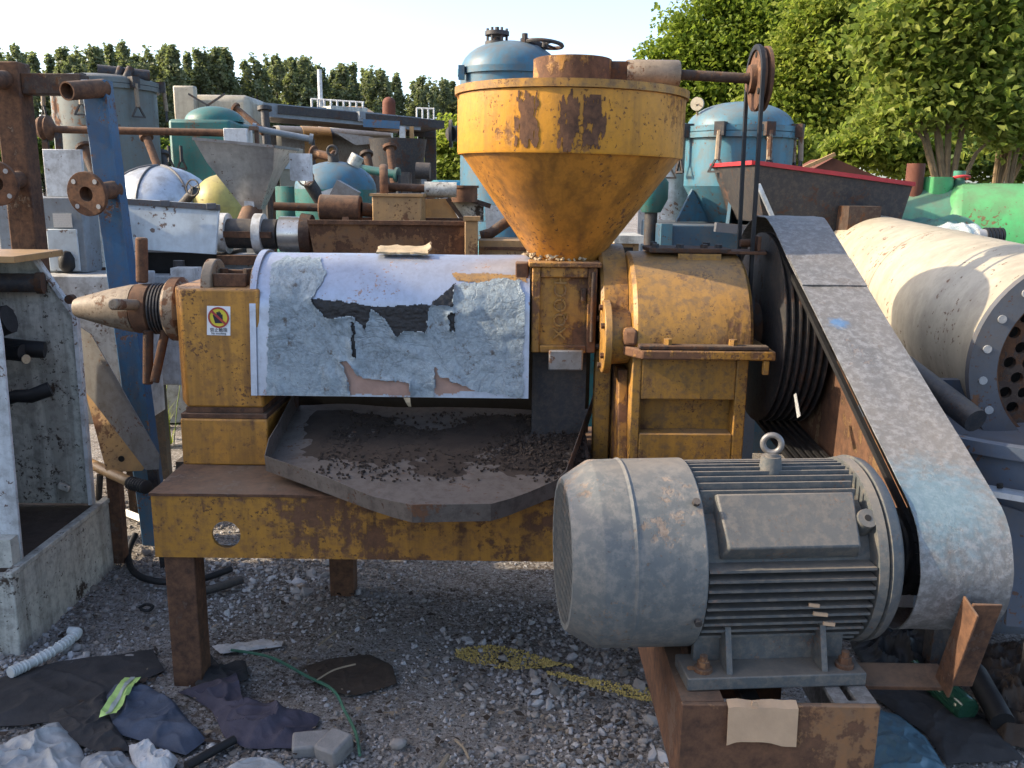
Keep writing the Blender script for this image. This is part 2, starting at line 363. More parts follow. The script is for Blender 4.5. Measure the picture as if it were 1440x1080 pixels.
M['tray'] = paint('tray_sheet', (.185,.16,.14), (.13,.11,.095), rust=.3, scale=6, streak=.2, dirt=.6, dcol=(.06,.048,.04), metal=.2, rough=.55, dust=.2, bump=.3)
M['navybin'] = paint('navy_paint', (.03,.085,.14), (.022,.06,.10), rust=.2, scale=4)
M['st_y'] = simple('sticker_yellow', (.70,.58,.05), .5, var=.1, bump=0)
M['st_r'] = simple('sticker_red', (.40,.055,.045), .5, var=.2, bump=0)
M['st_k'] = simple('sticker_black', (.02,.02,.03), .5, var=.1, bump=0)
M['stem'] = simple('weed_green', (.16,.23,.05), .6, var=.4)
M['stick'] = simple('dry_stick', (.33,.26,.18), .9, var=.4)
M['tealjunk'] = simple('blue_plastic', (.10,.19,.24), .45, var=.5, scale=7, bump=.4)
tb = NT('bottle_glass'); tb.b.inputs['Base Color'].default_value = (.06,.20,.12,1); tb.b.inputs['Roughness'].default_value = .08; tb.b.inputs['Transmission Weight'].default_value = .7; tb.b.inputs['IOR'].default_value = 1.45; M['glass'] = tb.m
tb = NT('clear_film'); tb.b.inputs['Base Color'].default_value = (.75,.8,.78,1); tb.b.inputs['Roughness'].default_value = .25; tb.b.inputs['Alpha'].default_value = .32; tb.b.inputs['Specular IOR Level'].default_value = .8; M['clear'] = tb.m
# torn protective film on the press cover: speckled pale blue
t = NT('speckled_film')
sp = t.rng(t.noise(70, 6, .75, off=1), .42, .66); big = t.rng(t.noise(5, 6, .65, off=2), .35, .68)
c = t.mix(sp, (.25,.31,.345), (.115,.145,.165)); c = t.mix(t.math('MULTIPLY', big, .75), c, (.33,.40,.44))
c = t.mix(t.rng(t.noise(17, 8, .75, off=4), .60, .66), c, (.10,.09,.08))
t.l(c, t.b.inputs['Base Color']); t.b.inputs['Roughness'].default_value = .5; t.b.inputs['Metallic'].default_value = .12
crs = t.rng(t.math('ABSOLUTE', t.math('SUBTRACT', t.noise(7, 4, .55, off=6, dist=1.5), .5)), 0, .035)
t.l(t.mix(t.rng(crs, 0, 1, .22, 0), c, (.12,.14,.155)), t.b.inputs['Base Color'])
t.bump(t.math('ADD', t.math('ADD', t.noise(9, 6, .65, off=5, dist=1.2), t.math('MULTIPLY', crs, .16)), t.math('MULTIPLY', sp, .2)), .7, .010); M['film'] = t.m
# printed data plate
t = NT('printed_plate'); wv = t.n('ShaderNodeTexBrick'); t.l(t.map((1,1,1), rot=(R(90),0,0)), wv.inputs[0])
for k, v in (('Color1',(.62,.60,.55,1)),('Color2',(.62,.60,.55,1)),('Mortar',(.16,.16,.17,1)),('Scale',60.),('Mortar Size',.011),('Brick Width',.9),('Row Height',.55)): wv.inputs[k].default_value = v
t.l(t.mix(t.rng(t.noise(160, 2, .5), .45, .55), wv.outputs[0], (.62,.60,.55)), t.b.inputs['Base Color']); M['plate'] = t.m
M['leaf_a'] = leafmat('leaf_mid', (.095,.165,.02), (.25,.31,.045), .6)
M['leaf_b'] = leafmat('leaf_light', (.14,.21,.028), (.33,.36,.065), .62)
M['leaf_big'] = leafmat('leaf_broad', (.12,.19,.03), (.33,.36,.08), .6)
M['leaf_pop_hazed'] = leafmat('hazed_poplar_leaf', (.15,.175,.10), (.23,.25,.145), .5)  # leaf colour lightened and greyed to stand for distance haze
M['leaf_dk'] = leafmat('leaf_dark', (.05,.095,.018), (.09,.14,.026), .5)
# ------------------------------------------------------------------ ground
def gz(x, y):
    return .018*nz(x*1.1, y*1.1, 3) + .010*nz(x*3.7, y*3.7, 8) + .004*nz(x*11, y*11, 1) - .012
t = NT('gravel_soil')
soil = t.mix(t.rng(t.noise(2.2, 7, .65, off=1), .40, .62), (.30,.27,.24), (.12,.095,.076))
soil = t.mix(t.rng(t.noise(38, 6, .75, off=2), .45, .62), soil, (.40,.38,.36))
soil = t.mix(t.rng(t.noise(90, 4, .7, off=3), .52, .62), soil, (.05,.042,.036))
t.l(soil, t.b.inputs['Base Color']); t.b.inputs['Roughness'].default_value = .95; t.b.inputs['Specular IOR Level'].default_value = .2
t.bump(t.math('ADD', t.noise(60, 8, .75, off=4), t.noise(18, 6, .6, off=5)), .9, .02); M['soil'] = t.m
b = MB(); xs = np.concatenate([np.linspace(-400,-3.4,14), np.linspace(-3.2,2.6,118), np.linspace(2.8,400,14)]); ys = np.concatenate([np.linspace(-60,.6,6), np.linspace(.8,7,124), np.linspace(7.3,700,22)])
vv = [(x, y, gz(x, y) if -3.4 < x < 3 and .7 < y < 7.2 else -.012) for y in ys for x in xs]; nx = len(xs)
b.add(vv, [(j*nx+i, j*nx+i+1, (j+1)*nx+i+1, (j+1)*nx+i) for j in range(len(ys)-1) for i in range(nx-1)])
gr = b.build('ground', M['soil'], loc=(0,0,0)); tag(gr, 'grey gravel and dark oily soil yard ground', None, kind='structure')

# ------------------------------------------------------------------ oil press
AX, AZ = 3.10, 1.18
press = thing('oil_press', 'large rusty yellow screw oil press with funnel hopper on a steel bench', 'oil press', (-.2, 3.0, 0))
HB = .655; BX0, BX1, BY0, BY1 = -1.115, .80, 2.61, 3.45
# bench: front channel with a round hole
hole = P(318, 752, BY0)
b = curve_mesh([[(BX0,.45),(BX1,.45),(BX1,HB),(BX0,HB)], circ(hole.x, hole.z, .045, 28)], .012, m4((0,BY0+.006,0), (1,0,0), (0,0,1)))
b.bx(BX0+.001, BX1-.001, BY0+.0125, BY0+.075, .4502, .4615)
b.build('front_beam', M['yellow_flaky'], press, bevel=.003)
MB().bx(BX0+.001, BX1-.001, BY1-.06, BY1, .451, HB-.001).build('rear_beam', M['yellow_flaky'], press, bevel=.004)
MB().bx(BX0, BX0+.012, BY0+.013, BY1-.061, .451, HB-.001).build('end_beam', M['yellow_flaky'], press, bevel=.003)
MB().bx(BX1-.012, BX1, BY0+.013, BY1-.061, .451, HB-.001).build('end_beam', M['yellow_flaky'], press, bevel=.003)
b = MB(); b.grid(lambda u, v: V((BX0-.004+(BX1-BX0+.008)*u, BY0-.006+(BY1-BY0+.012)*v, HB+.004+.004*nz(u*9, v*5, 2))), 60, 26); b.build('bench_top', M['rust'], press, solid=.009)
for x, y in ((-1.095, BY0+.014), (-.72, BY1-.15), (.70, BY0+.014), (.70, BY1-.15)):
    MB().bx(x, x+.095, y, y+.09, -.03, .4498).build('leg', M['rust'], press, bevel=.004)
# pillow block at the discharge end
X0, X1, Yb = -1.105, -.835, 2.905
lo = MB().bx(X0-.012, X1+.012, Yb-.012, 3.30, HB+.008, .825).build('block_base', M['yellow'], press, bevel=.006)
MB().bx(X0-.01, X1+.01, Yb-.006, 3.29, .8255, .842).bx(X0+.004, X1-.004, Yb+.006, 3.28, .8425, .862).build('shim_plate', M['rust'], press, bevel=.002)
b = MB(); ch = .045
poly = [(X0-.03,Yb+.075),(X0+.012,Yb),(X1,Yb),(X1,3.28),(X0-.03,3.28)]
b.prism([(x, y, .8625) for x, y in poly], (0,0,.40)); blk = b.build('bearing_block', M['yellow'], press, bevel=.008)
# warning sticker
s0, s1, s2, s3 = P(291,430,Yb-.002), P(324,431,Yb-.002), P(324,472,Yb-.002), P(291,471,Yb-.002)
stk = MB().add([s0,s1,s2,s3], [(3,2,1,0)]).build('sticker', M['sticker'], blk)
cs = P(307.5, 446.5, Yb-.0035); rs = .0335
MB().add([cs + V((rs*math.cos(a), 0, rs*math.sin(a))) for a in np.linspace(0, 2*math.pi, 33)[:-1]], [list(range(32))]).build('warning_sign', M['st_y'], blk)
hk = []
for q in ([(-.012,-.018),(.010,-.018),(.013,-.004),(.013,.010),(.009,.010),(.008,.016),(.005,.016),(.004,.020),(.001,.020),(0,.016),(-.003,.018),(-.006,.017),(-.006,.002),(-.015,.010),(-.018,.007)],):
    hk = [cs + V((x*1.05, -.001, z*1.05)) for x, z in q]
MB().add(hk, [list(range(len(hk)))]).build('hand_symbol', M['st_k'], blk)
b = curve_mesh([circ(0,0,rs*1.03,36), circ(0,0,rs*.87,36)], .0008, m4(cs+V((0,-.002,0)), (1,0,0), (0,0,1)))
b.bar(cs+V((-.022,-.0024,.022)), cs+V((.022,-.0024,-.022)), .001, .0085, (0,1,0)) if False else b.box(cs+V((0,-.0024,0)), (.062,.001,.0075), Matrix.Rotation(R(44),3,'Y'))
b.build('prohibition_ring', M['st_r'], blk)
for body, sz, yy in (('禁止触摸', .0145, 464.5), ('No touching', .0095, 469)):
    try: text_mesh(body, sz, .0006, m4(P(307.5, yy, Yb-.0035), (1,0,0), (0,0,1))).build('lettering', M['st_k'], blk)
    except Exception: pass
# cap, discs and lugs on top of the block
zt = .8625+.40
for x, rr, tk, nm in ((-1.035, .098, .034, 'adjusting_disc'), (-.875, .085, .03, 'clamp_disc')):
    c0 = V((x, 3.03, zt-.01)); MB().lathe([(0,.0),(0,rr),(tk,rr),(tk,rr*.45),(tk-.008,rr*.42),(tk-.008,0)], c0, (1,0,0), 28).build(nm, M['bronze'], press, bevel=.004)
MB().bx(-1.0,-.89,2.96,2.972,zt+.001,zt+.045).bx(-1.0,-.89,3.10,3.112,zt+.001,zt+.045).bx(-.95,-.91,2.973,3.099,zt+.004,zt+.026).build('lug_bracket', M['rust'], press, bevel=.003)
for x in (-.985, -.905): MB().cyl((x,3.035,zt+.0), (x,3.035,zt+.055), .014, n=8).build('bolt', M['rust_dk'], press)
# nose cone, threaded collar, handle bars
na = V((-1.535, AX, AZ-.012))
MB().lathe([(0,0),(0,.030),(.012,.036),(.12,.066),(.20,.083),(.215,.084),(.215,0)], na, (1,0,0), 32).build('nose_cone', M['bronze'], press)
MB().lathe([(0,.0),(0,.080),(.004,.086),(.055,.088),(.06,.078),(.062,0)], na+V((.216,0,0)), (1,0,0), 32).build('collar', M['rust_or'], press)
b = MB(); pf = [(0,0)]
for k in range(5): pf += [(k*.011, .080), (k*.011+.003, .090), (k*.011+.008, .090), (k*.011+.0105, .080)]
b.lathe(pf+[(.056,0)], na+V((.279,0,0)), (1,0,0), 32); b.build('thread', M['darksteel'], press)
b = MB(); b.lathe([(0,0),(0,.10),(.012,.112),(.045,.112),(.055,.095),(.13,.09),(.13,0)], na+V((.334,0,0)), (1,0,0), 30); b.build('gland_flange', M['bronze'], press)
b = MB(); b.cyl(V((-1.29,3.09,AZ+.08)), P(199,334,3.09), .0205, n=14); b.build('handle_bar', M['rust'], press, bevel=.006)
b = MB(); b.cyl(V((-1.265,3.05,AZ-.08)), P(208,540,3.04), .0175, n=12); b.build('handle_bar', M['rust_dk'], press, bevel=.004)
b = MB(); b.cyl(V((-1.205,3.05,AZ-.08)), P(217,538,3.0), .0155, n=12); b.build('handle_bar', M['rust_dk'], press, bevel=.004)
b = MB(); b.cyl(V((-1.29,3.03,AZ+.01)), P(158,428,2.90), .019, n=14); b.build('handle_bar', M['bronze'], press, bevel=.005)
# barrel cage inside the cover
b = MB(); b.cyl((-.86,AX,AZ-.02), (.06,AX,AZ-.02), .13, n=24); cage = b.build('barrel_cage', M['dark'], press)
for k in range(10):
    a = R(190+16*k); b = MB(); b.bar((-.82,AX+.138*math.cos(a),AZ-.02+.138*math.sin(a)), (.03,AX+.138*math.cos(a),AZ-.02+.138*math.sin(a)), .014, .014); b.build('cage_bar', M['rust_dk'], cage)
# cover: bare sheet, torn film, black and pink patches
CX0, CX1, CR = -.862, .055, .188
arc = math.pi*CR; sk = .268; Lt = arc + sk
def cov(u, s, off=0.):
    x = CX0 + (CX1-CX0)*u; l = s*Lt
    if l < arc:
        a = math.pi - l/CR*1.0
        n = V((0, -math.cos(math.pi-a), math.sin(a))) if False else V((0, math.cos(l/CR), math.sin(l/CR)))
        p = V((x, AX, AZ)) + V((0, CR*n.y, CR*n.z))
    else:
        q = l-arc; n = V((0,-1,.06)); p = V((x, AX-CR-.03*q/sk, AZ-q))
    return p + n*off
wr = lambda u, s: .0035*nz(u*7, s*6, 5) + .002*nz(u*17, s*15, 9)
b = MB(); b.grid(lambda u, s: cov(u, s, .003*nz(u*3.5, s*3, 1)), 60, 60); cover = b.build('cover', M['cover'], press, solid=.003)
Z6 = lambda pts: [(340+x/2.769, 330+y/2.769) for x, y in pts]
film_p = Z6([(112,120),(170,85),(300,90),(330,150),(268,252),(500,287),(728,280),(830,195),(930,185),(1000,170),(1080,180),(1100,250),(1096,640),(905,606),(860,585),(770,550),(752,515),(745,640),(655,640),(650,575),(545,565),(470,560),(440,535),(405,490),(380,488),(415,560),(420,640),(96,640),(106,300)])
blk_ps = [Z6(q) for q in ([(266,246),(505,280),(482,372),(455,345),(430,318),(330,328),(300,300)], [(498,284),(728,276),(718,382),(640,372),(600,398),(575,360),(545,318)], [(735,274),(828,192),(822,280)], [(805,308),(828,300),(828,380),(808,372)], [(424,338),(440,336),(443,480),(430,480)])]
pink_ps = [Z6(q) for q in ([(378,484),(410,492),(475,558),(545,563),(658,573),(654,625),(415,620),(412,560)], [(750,512),(772,548),(910,606),(752,625)])]
yel_p = Z6([(820,152),(900,148),(1110,158),(1112,182),(1000,178),(930,188),(835,180)])
def jit(p):
    x, y = proj(p); return x + 3.2*nz(p.x*45, p.z*45, 1) + 1.5*nz(p.x*120, p.z*120, 4), y + 3.2*nz(p.x*45, p.z*45, 7) + 1.5*nz(p.x*120, p.z*120, 9)
def tear_lift(p):
    x, y = proj(p); d = 99.
    for q in blk_ps+pink_ps:
        for i in range(len(q)):
            (ax, ay), (bx_, by_) = q[i-1], q[i]; vx, vy = bx_-ax, by_-ay; f_ = max(0, min(1, ((x-ax)*vx+(y-ay)*vy)/(vx*vx+vy*vy+1e-9))); d = min(d, (x-ax-f_*vx)**2+(y-ay-f_*vy)**2)
    return .013*math.exp(-math.sqrt(d)/4.5)*(.6+.8*nz(p.x*25, p.z*25, 3))
def in_film(p):
    if p.y > AX + .02: return False
    x, y = jit(p)
    if not inpoly(x, y, film_p): return False
    return not any(inpoly(x, y, q) for q in blk_ps)
S0 = .30
b = MB(); b.grid(lambda u, s: cov(.004+.992*u, S0+(.997-S0)*s, .006+abs(wr(u, s))*1.5+wr(u,s)+tear_lift(cov(.004+.992*u, S0+(.997-S0)*s))), 300, 190, in_film); b.build('torn_film', M['film'], cover)
for q in blk_ps:
    b = MB(); b.grid(lambda u, s: cov(u, S0+(1-S0)*s, .0045+.002*nz(u*60, s*60, 2)), 300, 190, lambda p: p.y < AX and inpoly(*jit(p), [(x+(x-sum(a for a,_ in q)/len(q))*.06, y+(y-sum(c for _,c in q)/len(q))*.06) for x, y in q]))
    if b.f: b.build('film_tear', M['black_film'], cover)
for q in pink_ps:
    b = MB(); b.grid(lambda u, s: cov(u, S0+(.998-S0)*s, .0046), 220, 140, lambda p: p.y < AX and inpoly(*jit(p), q))
    if b.f: b.build('scoured_patch', M['pink'], cover)
b = MB(); b.grid(lambda u, s: cov(u, .2+.6*s, .0046), 220, 140, lambda p: p.y < AX+.05 and inpoly(*jit(p), yel_p))
if b.f: b.build('paint_patch', M['yellow_gear'], cover)
b = MB(); b.grid(lambda u, s: cov(-.004+.022*u, .1+.899*s, .009), 4, 50); b.build('cover_hem', M['cover'], cover, solid=.003)
for k, (u, s, ln, an) in enumerate(((.56,.985,.03,20),)):   # hanging scraps
    c = cov(u, 1, .012); b = MB(); b.grid(lambda a, q: c + V(((a-.5)*.022*(1-.6*q)+.01*q, -.006*math.sin(q*3), -ln*q)), 3, 6); b.build('film_scrap', M['paperboard'], cover, solid=.001)
MB().bx(-.83,.30,3.36,3.37,HB+.01,1.12).build('dark_back_sheet', M['dark'], press)  # near-black sheet added to make the space under the cover dark
# feed housing under the hopper, with cast lettering
FX0, FX1, FY = .062, .276, 2.925
b = MB(); b.bx(FX0, FX1, FY+.022, 3.27, 1.06, 1.345); fh = b.build('feed_housing', M['yellow_flaky'], press, bevel=.004)
b = MB(); zt2 = 1.345
for x0, x1, z0, z1 in ((FX0,FX0+.028,1.06,zt2),(FX1-.03,FX1,1.06,zt2),(FX0+.0285,FX1-.0305,zt2-.034,zt2),(FX0+.0285,FX1-.0305,1.06,1.085)): b.bx(x0,x1,FY,FY+.0215,z0,z1)
b.build('housing_frame', M['yellow_flaky'], fh, bevel=.004)
MB().bx(FX0-.012,FX1+.012,FY-.012,3.28,zt2+.0005,zt2+.016).build('hopper_flange', M['yellow_flaky'], press, bevel=.003)
b = text_mesh('XQOCH', .060, .020, m4((.158, FY+.020, 1.215), (0,0,1), (-1,0,0))); b.build('cast_lettering', M['yellow_gear'], fh, bevel=.0015)
b = MB().cyl((FX1-.043,FY+.008,1.235),(FX1-.043,FY+.008,1.275),.009,n=10).cyl((FX1-.013,FY-.006,1.10),(FX1-.013,FY-.006,1.33),.007,n=10); b.build('hinge_rod', M['rust_dk'], fh)
MB().bx(FX0-.055,FX0-.012,FY+.03,3.26,.98,1.355).build('barrel_flange', M['rust'], press, bevel=.004)
MB().bx(.12,.235,FY-.03,FY-.018,1.005,1.075).build('discharge_tag', M['ss_dull'], press, bevel=.006)
MB().bx(.07,.255,3.0,3.02,.672,1.058).build('drip_plate', M['darksteel'], press)
MB().cyl((FX1,AX,AZ+.03),(.402,AX,AZ+.03),.10,n=26).build('main_shaft', M['rust'], press)
MB().lathe([(0,0),(0,.155),(.028,.155),(.028,0)],(.292,AX,AZ+.03),(1,0,0),28).build('coupling_disc', M['rust'], press, bevel=.004)
MB().bx(.285,.34,2.99,3.05,.67,1.06).build('side_strut', M['yellow_gear'], press, bevel=.004)
# hopper
hx = P(800, 160, AX).x; hc = V((hx, AX, 1.36)); tl = Matrix.Rotation(R(.7), 3, 'Y')
hz1, hz2 = P(800,214,AX-.37).z, P(800,112,AX-.375).z
hop = MB().lathe([(1.362-1.36,.118),(hz1-1.36,.368),(hz1-1.364,.360),(.006,.112),(.002,.118)], (0,0,0), (0,0,1), 72)
for i, p in enumerate(hop.v):
    a = math.atan2(p.y, p.x); k = p.z/.35; hop.v[i] = V((p.x*(1+.012*math.sin(3*a+1)*k), p.y*(1+.012*math.sin(2*a)*k), p.z))
hop.v = [tl @ p + hc for p in hop.v]; hopper = hop.build('hopper', M['yellow_hop'], press)
hb = MB().lathe([(hz1-1.363,.355),(hz1-1.363,.374),(hz1-1.355,.377),(hz2-.022-1.36,.378),(hz2-.020-1.36,.372),(hz1-1.36,.355)], (0,0,0), (0,0,1), 72); hb.v = [tl @ p + hc for p in hb.v]; hb.build('hopper_band', M['yellow_band'], hopper)
hb = MB().lathe([(hz2-.0195-1.36,.366),(hz2-.0195-1.36,.387),(hz2+.004-1.36,.388),(hz2+.006-1.36,.366),(hz2-.0195-1.36,.366)], (0,0,0), (0,0,1), 72); hb.v = [tl @ p + hc for p in hb.v]; hb.build('hopper_rim', M['yellow_gear'], hopper)
def bare(name, a0, a1, z0, z1, seed):                   # scab of bare rust with a ragged edge
    b = MB(); ac, zc, aw, zw = (a0+a1)/2, (z0+z1)/2, (a1-a0)/2, (z1-z0)/2
    def fn(u, v):
        a = a0+(a1-a0)*u; z = z0+(z1-z0)*v; return tl @ V((.3795*math.cos(a), .3795*math.sin(a), z-1.36)) + hc
    def keep(p):
        q = p-hc; a = math.atan2(q.y, q.x) % (2*math.pi); z = p.z
        return ((a-ac)/aw)**2 + ((z-zc)/zw)**4*.6 + 1.1*nz(a*26, z*20, seed) + .5*nz(a*80, z*60, seed+2) < .55
    b.grid(fn, 60, 80, keep)
    if b.f: b.build(name, M['rust'], hopper)
bare('rust_scab', R(240), R(254), hz1+.01, hz2-.03, 3); bare('rust_scab', R(261), R(272), hz1+.0, hz2-.025, 8); bare('rust_scab', R(270), R(285), hz1+.01, hz2-.04, 15)
def flaky(name, a0, a1, z0, z1, seed, n=70):             # raised curls of flaking paint on the band
    b = MB(); rr = random.Random(seed)
    for k in range(n):
        a = rr.uniform(a0, a1); z = rr.uniform(z0, z1); s = rr.uniform(.003, .009); r_ = .380
        o = tl @ V((r_*math.cos(a), r_*math.sin(a), z-1.36)) + hc; nn = V((math.cos(a), math.sin(a), 0)); tx = V((-math.sin(a), math.cos(a), 0)); uz = V((0,0,1))
        lift = rr.uniform(.002, .008); th = rr.uniform(0, 6.28); e1 = tx*math.cos(th)+uz*math.sin(th); e2 = -tx*math.sin(th)+uz*math.cos(th)
        b.add([o-e1*s-e2*s*.7, o+e1*s-e2*s*rr.uniform(.4,1)+nn*lift*.4, o+e1*s*rr.uniform(.4,1)+e2*s+nn*lift, o-e1*s*.8+e2*s*rr.uniform(.3,.9)+nn*lift*.5], [(0,1,2,3)])
    o = b.build(name, M['yellow_band'], hopper, ang=80); o['kind'] = 'stuff'

b = MB(); rr = random.Random(5)
for k in range(120):
    a = rr.uniform(0, 6.28); r_ = .119+rr.uniform(0,.035)*rr.random(); c = V((hx-.02+r_*math.cos(a)*.9, AX+r_*math.sin(a), 1.362+rr.uniform(0,.02))); s = rr.uniform(.004,.012)
    b.box(c, (s*1.4,s,s*.6), Matrix.Rotation(rr.uniform(0,3),3,(rr.random()-.5,rr.random()-.5,rr.random())))
o = b.build('meal_crumbs', M['paperboard'], hopper); o['kind'] = 'stuff'
# agitator drive on top of the hopper
ca = P(806, 100, 3.02); rc = .128
b = MB().lathe([(0,rc-.006),(0,rc),(.098,rc),(.100,rc-.006),(.0,rc-.006)], (ca.x, 3.06, hz2+.0), (0,0,1), 40); b.lathe([(.092,0),(.092,rc-.004),(.101,rc-.004),(.101,0)], (ca.x, 3.06, hz2-.001), (0,0,1), 40); agi = b.build('agitator_box', M['yellow_flaky'], press)
b = MB().bx(hx-.365,hx+.365,3.02,3.10,hz2-.03,hz2-.018); b.build('cross_bar', M['rust'], press)
zb = P(917, 104, 3.06).z
bar_w = P(852,95,3.0).x; bw2 = P(880,95,3.0).x
for y in (3.025, 3.085): MB().bx(ca.x+.09, bw2+.01, y, y+.01, zb-.028, zb+.034).build('yoke_plate', M['rust_dk'], press)
x0, x1 = P(880,104,3.06).x, P(955,104,3.06).x
MB().lathe([(0,.018),(0,.041),(.005,.044),(x1-x0-.005,.044),(x1-x0,.041),(x1-x0,.018)], (x0,3.06,zb), (1,0,.0), 26).build('bearing_barrel', M['bronze'], press)
px1 = P(1052,122,3.06).x
MB().cyl((x1-.02,3.06,zb),(px1+.03,3.06,zb-.012),.0165,n=14).build('drive_shaft', M['rust_dk'], press)
pc = V((px1+.02,3.06,zb-.012)); pr = .102
b = MB().lathe([(0,.020),(0,.044),(.018,.046),(.018,.06),(.022,pr),(.034,pr),(.040,pr-.018),(.046,pr),(.056,pr),(.060,.05),(.060,.018)], pc-V((.02,0,0)), (1,0,0), 40); pul = b.build('feed_pulley', M['rust_or'], press)
for k in range(3):
    a = R(95+120*k); MB().cyl(pc+V((.0,.075*math.cos(a),.075*math.sin(a))), pc+V((-.0035,.075*math.cos(a),.075*math.sin(a))), .010, n=10).build('pulley_hole', M['dark'], pul)
bc = V((pc.x, 3.02, 1.20)); br = .085
MB().lathe([(0,0),(0,br),(.01,br),(.018,br-.015),(.026,br),(.04,br),(.04,0)], bc-V((.02,0,0)), (1,0,0), 32).build('jack_pulley', M['darksteel'], press)
bp = [pc+V((0,pr*math.cos(a)*.97,pr*math.sin(a)*.97)) for a in np.linspace(math.pi,0,20)] + [bc+V((0,br*math.cos(a),br*math.sin(a))) for a in np.linspace(0,-math.pi,16)]
bp.append(bp[0]); b = MB()
for i in range(len(bp)-1): b.bar(bp[i], bp[i+1]+(bp[i+1]-bp[i]).normalized()*.002, .017, .011, (1,0,0))
b.build('feed_belt', M['black'], press, ang=60)
# gearbox
GX0, GX1, GY, GZ, GR = .378, .752, 3.035, 1.118, .305
b = MB(); b.lathe([(0,0),(0,GR-.012),(.012,GR),(GX1-GX0-.012,GR),(GX1-GX0,GR-.012),(GX1-GX0,0)], (GX0,GY,GZ), (1,0,0), 40, ref=(0,0,1), a0=0, a1=math.pi)
ys_ = [p.z for p in b.v]; flip = min(ys_) < GZ-.1
if flip: b.v = [V((p.x, p.y, 2*GZ-p.z)) for p in b.v]
b.v = [V((p.x, p.y, GZ+(p.z-GZ)*.90)) for p in b.v]
MB().lathe([(0,0),(0,.262),(.010,.272),(.088,.272),(.088,0)], (.288,3.14,GZ+.02), (1,0,0), 36, ref=(0,0,1), a0=0, a1=math.pi).build('rear_housing', M['yellow_gear'], press)
gear = b.build('gearbox_cap', M['yellow_gear'], press)
for i, p in enumerate(b.v): pass
b = MB(); fl = .055
for px_, py_ in ((0,0),):
    b.prism([(GX0-.03,GY-GR+.02,GZ-.030),(GX0+.02,GY-GR-fl,GZ-.030),(GX1+.055,GY-GR-fl,GZ-.030),(GX1+.055,GY+GR+fl,GZ-.030),(GX0-.03,GY+GR+fl,GZ-.030)], (0,0,.029))
b.build('split_flange', M['yellow_flaky'], press, bevel=.005)
MB().bx(GX0+.01,GX1+.035,GY-GR-fl+.004,GY-GR-.012,GZ+.000,GZ+.014).build('flange_strip', M['rust_dk'], press, bevel=.004)
for x in (GX0+.10, GX0+.30): MB().cyl((x,GY-GR-.03,GZ+.014),(x,GY-GR-.03,GZ+.032),.013,n=6).build('bolt', M['yellow_gear'], press)
MB().bx(GX1+.02,GX1+.038,GY-GR-.05,GY-GR-.03,GZ-.075,GZ-.031).build('flange_lug', M['yellow_gear'], press, bevel=.003)
LY = GY-GR+.015
b = MB(); b.bx(GX0+.004,GX1-.012,LY+.07,GY+GR-.02,HB+.01,GZ-.0305); low = b.build('gearbox_body', M['yellow_gear'], press, bevel=.004)
b = MB(); zb0, zb1 = HB+.01, GZ-.031
for x0_, x1_, z0, z1 in ((GX0+.0,GX0+.03,zb0,zb1),(GX1-.045,GX1-.008,zb0,zb1),(GX0+.0305,GX1-.0455,zb1-.14,zb1),(GX0+.0305,GX1-.0455,zb0,zb0+.17)): b.bx(x0_,x1_,LY,LY+.0695,z0,z1)
b.build('body_frame', M['yellow_gear'], low, bevel=.004)
MB().cyl((GX0+.003,2.95,.93),(GX0-.012,2.95,.93),.014,n=8).build('bolt', M['rust_dk'], press)
b = MB().prism([(GX0-.03,LY+.01,HB+.01),(GX0-.03,3.3,HB+.01),(GX0-.03,3.3,GZ-.10),(GX0-.03,2.86,GZ-.10)], (.032,0,0)); b.build('end_web', M['yellow_flaky'], press, bevel=.004)
bc2 = V((.288, 2.86, 1.128))
b = MB().lathe([(0,0),(0,.022),(.002,.025),(.002,.118),(.026,.120),(.026,.09),(GX0-.288,.085),(GX0-.288,0)], bc2, (1,0,0), 36); boss = b.build('bearing_cover', M['yellow_gear'], press, bevel=.003)
for k in range(6):
    a = R(30+60*k); q = bc2 + V((0,.095*math.cos(a),.095*math.sin(a))); MB().cyl(q+V((.003,0,0)), q+V((-.009,0,0)), .010, n=6).build('bolt', M['rust_dk'], boss)
MB().prism([(.345,2.80,GZ+.001),(.345,2.74,GZ+.001),(GX0+.01,2.72,GZ+.001),(GX0+.01,2.80,GZ+.001)], (0,0,.055)).build('cast_lug', M['yellow_flaky'], press, bevel=.012)
lp = MB().box((GX0+.20,GY-.02,GZ+GR*.90+.010),(.27,.16,.016)); lid = lp.build('inspection_lid', M['rust_dk'], press, bevel=.004)
for x, y in ((.09,-.07),(.17,-.075),(.25,-.07),(.30,-.06),(.10,.04),(.28,.04)): MB().cyl((GX0+x,GY+y,GZ+GR*.90+.018),(GX0+x,GY+y,GZ+GR*.90+.030),.013,n=6).build('bolt', M['darksteel'], lid)
MB().bx(GX0+.16,GX0+.30,GY-.11,GY-.098,GZ+GR*.90-.02,GZ+GR*.90+.001).build('lid_plate', M['yellow_gear'], press)
MB().box((GX1+.005,2.99,GZ+GR*.90+.006),(.16,.13,.010),Matrix.Rotation(R(-12),3,'Z')).bx(GX1+.045,GX1+.055,2.93,3.02,GZ+GR*.90+.012,GZ+GR*.90+.06).build('idler_bracket', M['rust'], press, bevel=.002)
MB().cyl((GX1+.0,2.985,GZ+GR*.90+.035),(GX1+.06,2.985,GZ+GR*.90+.035),.013,n=10).build('idler_pin', M['rust_dk'], press)
